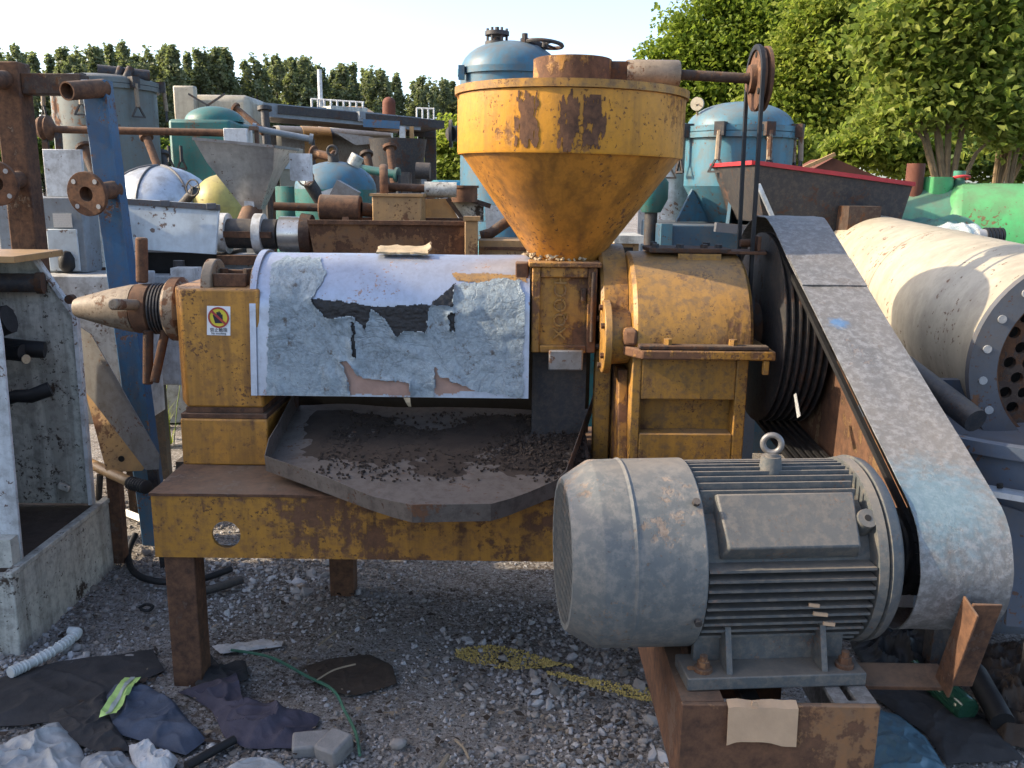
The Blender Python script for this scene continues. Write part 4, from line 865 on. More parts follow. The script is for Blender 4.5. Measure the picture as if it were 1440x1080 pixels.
MB().cyl((c.x+.05,7.0,c.z+.09),(c.x+.38,7.15,c.z+.07),.05,n=12).build('lid_pipe', M['darksteel'], v)
# silver clad vessel
cl = thing('clad_vessel', 'silver sheet clad round vessel behind the pale blue panel', 'tank', (P(228,262,6).x, 6.2, 0))
c = P(228,290,6.2); r_ = Wd(72,6.2); MB().cyl((c.x,6.2,0),(c.x,6.2,c.z),r_,n=40,c1=False).build('shell', M['alu'], cl); dm = MB().dish((c.x,6.2,c.z),(0,0,1),r_,.27,40).build('dome', M['alu'], cl)
for a_ in (R(215), R(265), R(320)):
    pts = [V((c.x+r_*1.004*math.cos(q)*math.cos(a_), 6.2+r_*1.004*math.cos(q)*math.sin(a_), c.z+.273*math.sin(q))) for q in np.linspace(0,1.5,10)]; MB().tube(pts, .008, 6).build('seam', M['flange'], dm)
handwheel(cl, P(271,264,5.7), (-.4,-1,.1), Wd(11,5.7), M['darksteel'])
MB().cyl(P(274,268,5.75), P(245,300,5.9), .03, n=10).build('valve_pipe', M['darksteel'], cl)
# pale blue panel machine
pn = thing('panel_machine', 'machine with a wide pale blue hinged panel above a dark opening', 'machine', (P(240,330,4.35).x, 4.6, 0))
q = [P(176,279,4.36),P(308,288,4.36),P(303,358,4.33),P(178,350,4.33)]
pnl = MB().prism([q[3],q[2],q[1],q[0]], (0,.022,0)).build('panel', M['panel'], pn, bevel=.003)
MB().prism([q[0]+V((-.01,-.008,0)),q[1]+V((.006,-.008,0)),q[1]+V((.006,-.008,-.028)),q[0]+V((-.01,-.008,-.028))], (0,.007,0)).build('top_trim', M['flange'], pnl)
for px, py in ((232,286),(297,290)): MB().box(P(px,py,4.335),(.045,.012,.03)).build('hinge', M['flange'], pnl, bevel=.003)
MB().bx(q[3].x-.05,q[2].x,4.42,4.9,q[2].z-.15,q[2].z-.0).build('opening', M['dark'], pn)
zb_ = P(240,388,4.3).z; MB().bx(q[3].x-.1,q[2].x+.08,4.3,4.95,.62,zb_).build('base', M['white'], pn, bevel=.005)
for x in (q[3].x-.09, q[2].x-.0): MB().bx(x,x+.06,4.7,4.76,-.02,.6195).build('leg', M['darksteel'], pn)
MB().bx(q[3].x+.02,q[3].x+.05,4.32,4.38,zb_+.001,q[3].z+.02).build('column', M['white'], pn); MB().bx(q[2].x-.12,q[2].x-.01,4.5,4.58,zb_+.001,q[2].z+.02).build('column', M['white'], pn)
a = P(259,384,4.4); MB().lathe([(0,0),(0,.045),(.012,.045),(.012,.03),(.07,.026),(.07,0)], V((a.x,4.34,zb_+.001)), (0,0,1), 16).build('cap_nut', M['darksteel'], pn)
MB().bx(P(222,0,4.28).x,P(258,0,4.28).x,4.2,4.297,zb_-.1,P(240,375,4.28).z).build('front_ledge', M['white'], pn)
# green vessel and beige tank
gv = thing('green_vessel', 'dark green boxy vessel with a domed lid and clamps', 'tank', (P(288,200,8.5).x, 8.6, 0)); c = P(290,170,8.5); r_ = Wd(42,8.5)
MB().bx(c.x-r_,c.x+r_,8.3,9.0,0,c.z).build('shell', M['teal'], gv, bevel=.03); MB().dish((c.x+.03,8.65,c.z+.001),(0,0,1),r_*.95,.14,32).build('lid', M['teal'], gv)
for px in (237, 254):
    o_ = P(px,205,8.25); MB().cyl(o_, o_+V((0,0,-.14)), .016, n=8).bar(o_+V((-.04,0,-.2)), o_+V((.04,0,-.2)), .02,.02).bar(o_-V((0,0,.1)), o_+V((-.04,0,-.2)), .014,.014).bar(o_-V((0,0,.1)), o_+V((.04,0,-.2)), .014,.014).build('clamp', M['darksteel'], gv)
b = MB(); a, c2 = P(246,124,10.5), P(349,166,10.5); tk = thing('beige_tank', 'cream plastic tank with a faded lid rising behind the green vessel', 'tank', ((a.x+c2.x)/2, 10.9, 0))
MB().bx(a.x,c2.x,10.6,11.4,0,a.z-.05).build('shell', M['cream'], tk, bevel=.08); MB().bx(a.x-.03,a.x+.22,10.5,10.598,a.z-.38,a.z+.03).build('side_panel', M['cream'], tk, bevel=.02)
MB().bar(P(265,132,10.4),P(292,148,10.4),.02,.02).bar(P(316,132,10.4),P(292,148,10.4),.02,.02).bar(P(292,147,10.4),P(292,163,10.4),.03,.03).build('lid_stay', M['darksteel'], tk)
# stainless funnel
fu = thing('steel_funnel', 'bare stainless steel funnel hopper above a ringed press barrel', 'hopper', (P(350,260,4.75).x, 4.75, P(350,296,4.7).z))
T = [P(272,195,4.62),P(385,206,4.62),P(420,240,5.02),P(310,226,5.02)]; T[3].z = T[0].z; T[2].z = T[1].z
Mi = [P(291,228,4.66),P(384,238,4.66),P(398,240,4.98),P(312,240,4.98)]; Mi[3].z = Mi[0].z; Mi[2].z = Mi[1].z
Bo = [P(342,292,4.74),P(366,294,4.74),P(372,294,4.84),P(348,292,4.84)]
b = MB().add(T+Mi, [(0,1,5,4),(1,2,6,5),(2,3,7,6),(3,0,4,7)]); b.build('upper_band', M['ss'], fu, solid=.004)
b = MB().add(Mi+Bo, [(0,1,5,4),(1,2,6,5),(2,3,7,6),(3,0,4,7),(4,5,6,7)]); b.build('cone', M['ss'], fu, solid=.004)
b = MB()
for k in range(4): b.bar(T[k], T[(k+1)%4], .014, .014)
b.build('rim', M['ss_dull'], fu)
MB().bx(P(400,0,4.7).x-.02,P(425,0,4.7).x,4.75,4.80,P(400,240,4.7).z-.05,P(400,215,4.7).z).build('rim_bracket', M['white'], fu)
# ringed barrel press
rb_ = thing('ringed_press', 'small press with a grimy barrel, white rings and a bright steel drum', 'press', (P(370,330,4.55).x, 4.55, 0))
yb = 328; r0 = Wd(25,4.55); A0 = P(308,yb,4.55); A1 = P(440,yb+2,4.55); ux = (A1-A0)
MB().cyl(A0, A0+ux*.63, r0*.82, n=28).build('barrel', M['darksteel'], rb_)
for f_ in (.06, .44): MB().cyl(A0+ux*(f_-.045), A0+ux*(f_+.045), r0*1.12, n=28).build('ring', M['white'], rb_)
MB().cyl(A0+ux*.20, A0+ux*.40, r0*.25, n=12).build('inner_rod', M['bronze'], rb_)
MB().bar(A0+ux*.0+V((0,-r0*.9,0)), A0+ux*.6+V((0,-r0*.9,-.0)), .02, .03).build('tie_rod', M['rust'], rb_)
MB().cyl(A0+ux*.66, A0+ux*.89, r0*.98, n=32).build('drum', M['ss'], rb_); MB().cyl(A0+ux*.892, A0+ux*1.0, r0*1.18, r0*1.1, n=28).build('drum_flange', M['rust_dk'], rb_)
MB().bx(A0.x,A1.x,4.45,4.72,-.02,A0.z-r0*1.2).build('bed', M['greycab'], rb_, bevel=.005); MB().bx(A0.x+.03,A0.x+.25,4.40,4.448,A0.z-r0*1.6,A0.z-r0*1.1).build('bed_channel', M['rust'], rb_)
MB().cyl(P(355,294,4.79), V((P(355,294,4.79).x,4.6,A0.z)), Wd(14,4.7), n=16).build('feed_neck', M['rust_or'], rb_)
# yellow dished tank, teal domed tank
yt = thing('yellow_dome_tank', 'dull yellow domed tank partly hidden by the steel funnel', 'tank', (P(315,280,6).x, 6.1, 0)); c = P(315,290,6.1); r_ = Wd(42,6.1)
MB().cyl((c.x,6.1,0),(c.x,6.1,c.z),r_,n=32,c1=False).build('shell', M['yellowtank'], yt); MB().dish((c.x,6.1,c.z),(0,0,1),r_,.21,32).build('dome', M['yellowtank'], yt)
td = thing('teal_dome_tank', 'dusty blue green tank with a low domed top and handwheel valve', 'tank', (P(473,260,6.6).x, 6.7, 0)); c = P(472,266,6.7); r_ = Wd(56,6.7)
MB().cyl((c.x,6.7,0),(c.x,6.7,c.z),r_,n=40,c1=False).build('shell', M['teal'], td); dm = MB().dish((c.x,6.7,c.z),(0,0,1),r_,.20,40).build('dome', M['bluetank'], td)
MB().cyl((c.x+.0,6.65,c.z+.19),(c.x+.0,6.65,c.z+.25),.04,n=10).torus((c.x,6.62,c.z+.27),(0,1,0),.035,.01,14,6).build('lifting_lug', M['darksteel'], td)
MB().cyl((c.x+.14,6.65,c.z+.17),(c.x+.18,6.65,c.z+.24),.05,n=10).build('nozzle', M['white_dirty'], td)
handwheel(td, P(430,250,6.2), (.5,-1,.1), Wd(11,6.2), M['bronze'])
MB().cyl(P(434,256,6.25), P(452,284,6.3), .045, n=12).build('valve_body', M['darksteel'], td)
b = MB(); MB().box(P(483,266,6.0)-V((0,0,.05)), (.16,.10,.16), Matrix.Rotation(.5,3,'Y')).build('junction_box', M['ss_dull'], td); MB().box(P(468,276,6.02), (.12,.04,.10), Matrix.Rotation(-.3,3,'Y')).build('junction_lid', M['alu'], td)
MB().cyl(P(412,262,6.8),P(412,300,6.8)-V((0,0,1.0)),.13,n=20).build('side_pot', M['teal'], td)
for k, (x0_, y0_, Y0_, x1_, y1_, Y1_, r_, m) in enumerate(((205,190,6.6,232,262,6.4,.028,'rust'),(118,205,5.6,140,262,5.5,.03,'rust_dk'),(226,215,7.4,250,300,7.2,.035,'darksteel'),(330,150,9.5,372,185,9.4,.03,'rust'),(372,150,9.8,378,240,9.7,.045,'darksteel'),(515,215,8.2,528,275,8.0,.035,'rust_dk'),(548,205,8.8,556,270,8.6,.04,'rust'),(440,215,8.5,470,222,8.4,.04,'rust_or'),(355,180,8.8,440,196,8.9,.03,'greycab'),(500,236,7.6,560,246,7.5,.035,'teal'))):
    p_, q_ = P(x0_,y0_,Y0_), P(x1_,y1_,Y1_); o = MB().cyl(p_, q_, r_, n=12).cyl(p_, p_.lerp(q_,.06), r_*1.6, n=12).build('pipe', M[m]) if False else None
    pt = thing('scrap_pipe', 'flanged scrap pipe propped among the background tanks', 'pipe', (q_.x, q_.y, 0), 'scrap pipes among the tanks')
    MB().cyl(p_, q_, r_, n=12).build('tube', M[m], pt)
    for f_ in (0., .94): MB().cyl(p_.lerp(q_,f_), p_.lerp(q_,f_+.06), r_*1.7, n=14).build('flange', M[m], pt)
    MB().cyl(V((q_.x,q_.y,-.02)), q_, r_*.6, n=8).build('prop', M['darksteel'], pt)
# ================================================================== second press with trough
YT = 4.35
sp_ = thing('second_press', 'second oil press with a brown trough, flywheel shaft and yellow box', 'oil press', (P(560,340,YT).x, YT+.2, 0))
q = [P(433,312,YT),P(660,314,YT),P(668,372,YT+.05),P(450,366,YT+.05)]; dl = .10*ray(560,340).normalized()
for k in (2,3): q[k].z -= .12
b = MB().add([q[0],q[1],q[2],q[3]]+[q[0]+V((0,.42,0)),q[1]+V((0,.42,0)),q[2]+V((0,.25,0)),q[3]+V((0,.25,0))], [(0,3,2,1),(4,5,6,7),(0,4,7,3),(1,2,6,5),(3,7,6,2)]); b.build('trough', M['rust_or'], sp_, solid=.006)
b = MB().bar(q[0],q[1],.03,.02).bar(q[0]+V((0,.42,0)),q[1]+V((0,.42,0)),.03,.02); b.build('trough_rim', M['rust'], sp_)
zlow = q[2].z
MB().bx(q[3].x-.05,q[2].x+.25,YT,YT+.45,zlow-.25,zlow-.015).build('bed', M['rust'], sp_, bevel=.006)
for x in (q[3].x, q[2].x-.1): MB().bx(x,x+.1,YT+.05,YT+.15,-.02,zlow-.251).build('leg', M['rust'], sp_)
a, c = P(523,276,YT+.12), P(592,314,YT+.12); MB().bx(a.x,c.x,YT+.12,YT+.36,c.z-.05,a.z).build('yellow_box', M['tan'], sp_, bevel=.005); MB().bx(a.x-.01,c.x+.01,YT+.11,YT+.37,a.z+.0005,a.z+.014).build('box_lid', M['tan'], sp_)
a, c = P(450,292,YT+.2), P(508,294,YT+.2); MB().cyl(a, c, Wd(19,YT), n=28).build('gear_motor', M['rust'], sp_, bevel=.008); MB().cyl(P(386,290,YT+.2), a, Wd(6,YT), n=14).build('motor_shaft', M['rust_dk'], sp_); MB().cyl(c, P(524,296,YT+.22), Wd(10,YT), n=16).build('coupling', M['rust_dk'], sp_)
MB().bar(P(486,306,YT+.05),P(486,335,YT+.02),.03,.03).build('motor_strut', M['rust'], sp_)
a = P(534,262,YT+.3); b = MB().lathe([(0,.02),(0,Wd(30,YT)),(.012,Wd(32,YT)),(.03,Wd(32,YT)),(.042,Wd(30,YT)),(.042,.02)], a, (1,.15,0), 36); b.build('flywheel', M['rust'], sp_)
c = P(642,267,YT+.35); MB().cyl(a, c, Wd(6,YT), n=14).build('cross_shaft', M['rust'], sp_); MB().cyl(P(597,266,YT+.34), c, Wd(11,YT), n=20).build('shaft_sleeve', M['white_dirty'], sp_)
a, c = P(654,310,YT-.03), P(672,370,YT-.03); MB().bx(a.x,c.x,YT-.06,YT+.0,c.z-.2,a.z).build('yellow_post', M['tan'], sp_, bevel=.004); MB().bx(a.x-.006,c.x+.01,YT-.07,YT+.005,a.z+.0005,a.z+.02).build('post_cap', M['tan'], sp_)
a, c = P(673,338,YT+.1), P(760,372,YT+.1); MB().bx(a.x,c.x+.3,YT+.1,YT+.4,c.z-.2,a.z).build('wood_side', M['tan'], sp_); MB().bx(a.x,c.x+.3,YT+.09,YT+.0995,a.z-.045,a.z-.03).build('side_batten', M['rust_or'], sp_)
ob = MB().prism([P(594,280,YT+.5),P(628,279,YT+.5),P(646,310,YT+.5),P(592,310,YT+.5)], (0,.02,0)).build('board', M['tan'], sp_)
ob = MB().prism([P(632,277,YT+.55),P(680,288,YT+.55),P(680,312,YT+.55),P(655,312,YT+.55)], (0,.02,0)).build('speckled_sheet', M['white_dirty'], sp_)
MB().bar(P(594,276,YT+.52),P(640,274,YT+.52),.02,.025).bar(P(640,274,YT+.52),P(690,290,YT+.52),.02,.025).bar(P(629,279,YT+.5),P(652,310,YT+.5),.02,.04,(0,1,0)).build('sheet_frame', M['rust_dk'], sp_)
ob = MB().prism([P(682,288,YT+.62),P(720,292,YT+.62),P(712,318,YT+.62),P(684,328,YT+.62)], (0,.02,0)).build('white_sheet', M['white'], sp_)
pts = [P(676,332,YT+.3),P(690,328,YT+.3),P(704,318,YT+.3),P(722,306,YT+.3)]; MB().tube(pts, .028, 10).build('hose', M['rust_dk'], sp_)
a, c = P(653,264,YT+.5), P(653,284,YT+.5); MB().cyl(c, a, Wd(18,YT+.5), n=20).cyl(a, a+V((0,0,.012)), Wd(20,YT+.5), n=20).build('rust_cup', M['rust_or'], sp_)
# ================================================================== far middle: platform, tanks, railing
pf_ = thing('steel_platform', 'long steel shelter platform with junk on its deck and dark posts', 'platform', (P(500,200,12).x, 12.5, 0))
a, c = P(379,160,12), P(600,180,12.8)
MB().bar(a, c, 1.6, .10, (0,0,1)).build('deck', M['darksteel'], pf_)
MB().bar(a+V((0,-.82,-.0)), c+V((0,-.82,-.0)), .03, .16).build('edge_beam', M['greycab'], pf_); MB().bar(P(511,173,11.1), P(562,176,11.1), .03, .09).build('blue_channel', M['blue'], pf_)
for px, Y, w_, m in ((566,11.4,.07,'alu'),(579,11.5,.05,'tan'),(592,13,.08,'darksteel'),(601,13,.08,'darksteel'),(609,13,.08,'darksteel'),(381,11.6,.1,'darksteel')):
    t_ = P(px,178,Y); MB().bar(t_, V((t_.x,Y,-.02)), w_, w_).build('post', M[m], pf_)
a, c = P(590,186,12.9), P(612,188,12.9); MB().bar(a-V((.3,0,0)), c, .05, .10).build('side_beam', M['darksteel'], pf_)
for k, (px, py, w_, h_, m) in enumerate(((395,158,.35,.06,'teal'),(425,159,.30,.10,'greycab'),(452,160,.4,.12,'blue'),(480,161,.5,.16,'white_dirty'),(505,166,.35,.12,'greycab'))):
    MB().box(P(px,py,11.9),(w_,.5,h_),Matrix.Rotation(.2*k,3,'Z')).build('deck_scrap', M[m], pf_)
MB().prism([P(470,186,11.3),P(520,192,11.3),P(548,200,11.3),P(500,204,11.3)], (0,.05,0)).build('hanging_panel', M['ss_dull'], pf_)
ht = thing('horizontal_tank', 'pale horizontal steel tank lying under the shelter platform', 'tank', (P(445,205,13).x, 13.2, 0)); a, c = P(392,208,13), P(545,214,13.6); r_ = Wd(30,13)
MB().cyl(a, c, r_, n=32).build('shell', M['ss_dull'], ht); MB().dish(a, a-c, r_, .25, 32).build('end_cap', M['cream'], ht)
MB().cyl(a+(c-a)*.2, a+(c-a)*.45, r_*1.03, n=32).build('rust_sheet', M['tan'], ht)
for f_ in (.2,.8): q_ = a.lerp(c,f_); MB().bx(q_.x-.1,q_.x+.1,q_.y-.3,q_.y+.3,-.02,q_.z-r_*.85).build('saddle', M['darksteel'], ht)
cn = thing('pressure_gauge_box', 'small pale instrument cabinet beside the shelter platform', 'cabinet', (P(407,220,9).x, 9, 0)); a, c = P(393,208,9), P(421,238,9); MB().bx(a.x,c.x,8.95,9.2,0,a.z).build('body', M['cream'], cn, bevel=.01); MB().bx(a.x+.02,c.x-.02,8.93,8.949,c.z,a.z-.02).build('window', M['panel'], cn)
rl = thing('roof_railing', 'pale tubular railing with a tall mast on a far storage tank', 'railing', (P(470,160,24).x, 24, P(470,162,24).z)); z0 = P(470,162,24).z
for k, px in enumerate(range(438, 512, 9)):
    a = P(px,139+.06*(px-438),24); MB().cyl(V((a.x,24,z0-.2)), a, .03, n=6).build('railing_post', M['white'], rl)
for yy in (0, .3): MB().tube([P(437,139,24)-V((0,0,yy)), P(512,144,24)-V((0,0,yy))], .025, 6).build('rail', M['white'], rl)
MB().cyl(V((P(448,100,24).x,24.1,z0-.3)), P(448,97,24)+V((0,.1,0)), .06, n=8).build('mast', M['white'], rl)
ft = thing('storage_tank', 'wide far storage tank with a low cone roof under the railing', 'tank', (P(480,180,25).x, 25.5, 0)); c = P(482,166,25); r_ = Wd(55,25); MB().cyl((c.x,27,0),(c.x,27,c.z),r_,n=40).build('shell', M['white_dirty'], ft); MB().lathe([(0,r_),(.45,.3),(.45,0)],(c.x,27,c.z),(0,0,1),40).build('roof', M['tan'], ft)
ch_ = thing('rust_vent_cap', 'rusty red domed vent cap standing on the platform end', 'vent', (P(547,165,12.5).x, 12.5, P(547,166,12.5).z)); a, c = P(547,166,12.5), P(547,145,12.5); MB().cyl(a, c, Wd(9,12.5), n=20, c1=False).build('body', M['terra'], ch_); MB().dish(c,(0,0,1),Wd(9,12.5),.08,20).build('cap', M['terra'], ch_); MB().bx(a.x-.18,a.x+.22,12.3,12.7,a.z-.16,a.z).build('base', M['tan'], ch_)
r2 = thing('far_stair_railing', 'small white railing beside the far green shrub', 'railing', (P(597,168,22).x, 22, P(597,175,22).z))
for px in (586,594,602,610): a = P(px,152,22); MB().cyl(a-V((0,0,.5)), a, .025, n=6).build('railing_post', M['white'], r2)
for yy in (0,.25): MB().tube([P(585,152,22)-V((0,0,yy)), P(611,153,22)-V((0,0,yy))], .022, 6).build('rail', M['white'], r2)
for px, Y in ((590,22),(606,22.3)): a = P(px,170,Y); MB().bar(a, V((a.x,Y,-.02)), .1, .1).build('stair_post', M['white'], r2)
wp = thing('white_pipe_heap', 'short pale pipe lengths on the ground by the blue tank foot', 'pipe', (P(620,262,9).x, 9, 0)); MB().cyl(P(612,266,9),P(645,266,9.3),.09,n=14).build('pipe_length', M['turq'], wp); MB().bar(P(625,268,9.1),V((P(625,268,9.1).x,9.1,-.02)),.08,.08).build('prop', M['white'], wp)
sm = thing('small_motor', 'small dark motor hanging beside the platform post', 'motor', (P(594,240,11).x, 11, 0)); MB().cyl(P(585,240,11),P(605,241,11),.1,n=16).build('body', M['darksteel'], sm); MB().bar(P(596,248,11),V((P(596,248,11).x,11,-.02)),.06,.06).build('stand', M['greycab'], sm)
dt = thing('dark_mixer', 'dark steel mixer drum with brown lower cone under the platform end', 'mixer', (P(540,220,10.5).x, 10.5, 0)); a = P(545,190,10.5); MB().lathe([(0,.2),(a.z-.9,.22),(a.z,.36),(a.z+.02,0)],(a.x,11.4,0),(0,0,1),28).build('drum', M['darksteel'], dt); MB().bx(a.x-.3,a.x+.25,10.3,10.7,0,P(545,242,10.5).z).build('stand', M['darksteel'], dt)
# ================================================================== blue tanks
bt = thing('blue_tank', 'tall dark blue domed tank with top nozzle and handwheel behind the hopper', 'tank', (P(717,150,6.4).x, 6.4, 0))
c = P(717,104,6.4); r_ = Wd(70,6.4,c.z)
MB().cyl((c.x,6.4,1.25),(c.x,6.4,c.z),r_,n=48,c1=False).build('shell', M['bluetank'], bt); MB().lathe([(-.02,r_),(-.02,r_*1.05),(.02,r_*1.05),(.02,r_)],(c.x,6.4,c.z),(0,0,1),48).build('flange_ring', M['bluetank'], bt); MB().dish((c.x,6.4,c.z+.021),(0,0,1),r_*.98,.19,48).build('dome', M['bluetank'], bt)
MB().lathe([(0,r_*1.12),(.9,r_*1.08),(1.0,r_)],(c.x+.03,6.4,.26),(0,0,1),40).build('skirt', M['turq'], bt); 
for a_ in (0,1.57,3.14,4.71): MB().bx(c.x+.03+r_*math.cos(a_)-.05,c.x+.03+r_*math.cos(a_)+.05,6.4+r_*math.sin(a_)-.05,6.4+r_*math.sin(a_)+.05,-.02,.3).build('leg', M['turq'], bt)
t_ = P(699,60,6.35); nzz = MB().cyl(V((t_.x,6.35,c.z+.15)), t_+V((0,0,.03)), .033, n=14).build('nozzle', M['darksteel'], bt)
for dz in (-.02, .045): MB().cyl(t_+V((0,0,dz)), t_+V((0,0,dz+.025)), .082, n=22).build('nozzle_flange', M['darksteel'], nzz)
for k in range(6): a_ = k*math.pi/3; e = V((math.cos(a_),math.sin(a_),0))*.064; MB().cyl(t_+e+V((0,0,-.06)), t_+e+V((0,0,.09)), .010, n=6).build('stud', M['darksteel'], nzz)
MB().cyl(t_+V((0,0,.07)), P(699,38,6.35), .014, n=8).build('spindle', M['darksteel'], nzz)
handwheel(bt, P(766,62,6.3), (.1,.05,1), Wd(24,6.3), M['darksteel']); MB().bar(P(738,56,6.3),P(768,64,6.3),.025,.02).cyl(P(738,58,6.3),P(738,47,6.3),.02,n=8).cyl(P(738,70,6.3),P(738,54,6.3),.03,n=8).build('valve_arm', M['darksteel'], bt)
a = P(649,102,6.2); MB().box(a,(.04,.05,.09)).build('flange_clip', M['bluetank'], bt); MB().cyl(P(634,188,6.1),P(652,188,6.2),.05,n=12).cyl(P(632,188,6.1),P(636,188,6.1),.09,n=14).build('side_nozzle', M['darksteel'], bt)
v, c, r_ = vessel('blue_tank', 'light blue clamped tank with dusty domed lid behind the feed belt', 1040, 5.8, 74, 188, 300, M['bluetank2'], lidh=.155, nb=8, standz=1.62)
MB().lathe([(0,r_*.6),(.22,r_)],(c.x,5.8,1.40),(0,0,1),40).build('cone', M['bluetank2'], v)
for a_ in (R(200),R(250),R(300),R(340)):
    e = V((math.cos(a_),math.sin(a_),0)); b = MB().prism([V((c.x,5.8,1.40))+e*r_*.6, V((c.x,5.8,1.40))+e*r_*1.3, V((c.x,5.8,1.60))+e*r_*.99], V((-e.y,e.x,0))*.02); b.build('gusset', M['bluetank'], v)
MB().bx(P(930,320,5.35).x,c.x+.42,5.35,6.2,-.02,1.395).build('base', M['navybin'], v, bevel=.01); MB().bx(P(930,320,5.35).x-.004,P(945,320,5.35).x,5.33,5.349,-.02,1.399).build('lit_base_post', M['bluetank2'], v)  # post takes the lighter blue to look sunlit
p = P(980,146,5.7); gg = MB().cyl(p, p+V((.01,.02,0)), Wd(9,5.7), n=20).build('gauge', M['cream'], v); MB().cyl(p, P(981,170,5.75), .008, n=6).build('gauge_stem', M['bronze'], gg)
MB().cyl(V((c.x+.18,6.0,c.z+.1)), V((c.x+.18,6.0,c.z+.42)), .035, n=12).build('vent_pipe', M['flange'], v)
v2, c2, r2_ = vessel('silver_tank', 'silver blue clamped tank squeezed beside the light blue one', 944, 6.3, 42, 200, 300, M['alu'], lidh=.1, nb=6)
tv = thing('teal_pot', 'small round teal pot between the hopper and silver tank', 'pot', (P(917,268,5.6).x, 5.6, 0)); p = P(917,268,5.6); MB().lathe([(-.14,.0),(-.13,.06),(-.05,.10),(.05,.10),(.12,.05),(.13,0)], p, (0,0,1), 20).build('body', M['teal'], tv); MB().cyl(V((p.x,5.6,-.02)), p-V((0,0,.12)), .04, n=10).build('stand', M['darksteel'], tv)
cb = thing('crate_box', 'pale wooden crate end seen past the hopper neck', 'crate', (P(880,340,4.6).x, 4.6, 0)); a, c = P(866,328,4.6), P(898,352,4.6); MB().bx(a.x,c.x,4.6,4.9,0,a.z-.05).build('body', M['tan'], cb); MB().bx(a.x-.01,c.x+.02,4.57,4.92,a.z-.0495,a.z-.01).build('crate_top', M['white_dirty'], cb); MB().bx(a.x+.03,c.x-.03,4.590,4.5995,a.z-.12,a.z-.07).build('slot', M['dark'], cb)
bs = thing('blue_stand', 'bright blue steel column standing behind the hopper neck', 'column', (P(845,350,4.9).x, 4.9, 0)); a, c = P(826,318,4.9), P(858,360,4.9); MB().bx(a.x,c.x,4.9,5.1,0,a.z).build('column', M['turq'], bs); MB().bx(a.x-.02,c.x+.02,4.88,5.12,a.z+.001,a.z+.03).build('cap', M['blue'], bs)
# ================================================================== right: red rimmed trough, green tank, exchanger
tg = thing('red_rim_trough', 'long dark grey steel trough with a red painted rim', 'trough', (P(1150,270,5.2).x, 5.4, 0))
q = [P(1020,242,5.15),P(1062,232,4.85),P(1282,262,4.9),P(1282,246,5.9),P(1040,228,5.9)]; q[3].z = q[2].z+.02; 
zt_ = q[1].z
Tq = [V((q[0].x,5.75,zt_)),V((q[1].x,4.85,zt_)),V((q[2].x,4.9,q[2].z)),V((q[2].x,5.85,q[2].z))]
Bq = [p + d_ for p, d_ in zip(Tq, (V((.15,-.2,-.30)),V((.08,.04,-.30)),V((-.05,.04,-.30)),V((-.05,-.2,-.30))))]
b = MB().add(Tq+Bq, [(0,1,5,4),(1,2,6,5),(2,3,7,6),(3,0,4,7),(4,5,6,7)]); b.build('trough_body', M['darksteel'], tg, solid=.008)
for k in range(4): MB().bar(Tq[k]+V((0,0,.012)), Tq[(k+1)%4]+V((0,0,.012)), .04, .022).build('rim', M['red'], tg)
z_ = Bq[1].z; MB().bar(V((Bq[1].x-.25,4.95,z_-.03)), V((Bq[2].x+.2,4.95,Bq[2].z-.03)), .05, .05).build('base_channel', M['flange'], tg)
for x in (Bq[1].x, Bq[2].x-.1):
    for y in (5.0, 5.5): MB().bx(x,x+.06,y,y+.06,-.02,Bq[2].z-.04).build('leg', M['flange'], tg)
MB().bar(V((Tq[1].x+.02,4.84,zt_-.1)), V((Bq[1].x+.05,4.86,z_-.0)), .02, .02).build('stay', M['alu'], tg)
rs_ = thing('rust_gable', 'red brown rusty gabled sheet box behind the red rimmed trough', 'steel box', (P(1185,240,8).x, 8.2, 0)); g_ = [P(1128,246,8),P(1172,222,8),P(1238,250,8)]
MB().prism([g_[0],g_[1],g_[2],V((g_[2].x,8,.0)),V((g_[0].x,8,.0))], (0,.6,0)).build('gable', M['terra'], rs_); MB().bar(g_[0]+V((-.1,-.02,.01)),g_[1]+V((0,-.02,.03)),.05,.03).build('ridge_strip', M['tan'], rs_)
gt = thing('green_tank', 'large bright green horizontal tank with domed end and top nozzles', 'tank', (P(1400,300,6).x, 6.3, 0))
a, c = P(1250,322,6.2), P(1400,330,5.4); r_ = .36; ax = (c-a).normalized(); a.z = c.z = P(1400,266,5.4).z-r_+.04
a.z = c.z
dirx = V((1.0,-.42,0)).normalized(); a = V((P(1262,300,6.2).x,6.3,c.z)); e_ = a + dirx*.42
MB().cyl(a, e_, r_*.92, n=10).build('hex_shell', M['green2'], gt); MB().cyl(e_, e_+dirx*.9, r_*1.0, n=44, c0=True, c1=False).build('shell', M['green'], gt); MB().dish(e_+dirx*.9, dirx, r_*1.0, .22, 44).build('dome_end', M['green'], gt)
MB().dish(e_, -dirx, r_*1.0, .15, 44).build('dome_end', M['green'], gt)
for px, py, rr_, h_, m in ((1290,252,12,.14,'terra'),(1323,256,20,.07,'green'),(1352,258,8,.12,'green2'),(1378,262,14,.04,'green2')):
    p = P(px,py+8,6.1); MB().cyl(V((p.x,6.15,p.z-.15)), V((p.x,6.15,p.z+h_)), Wd(rr_,6.1), n=20).build('nozzle', M[m], gt)
p = P(1352,250,6.1); MB().torus(p, (0,.2,1), .05, .01, 16, 6).build('valve_wheel', M['red'], gt)
for f_ in (.2, 1.1): q_ = a+dirx*f_; MB().bx(q_.x-.06,q_.x+.06,q_.y-.25,q_.y+.25,-.02,q_.z-r_*.8).build('saddle', M['green2'], gt)
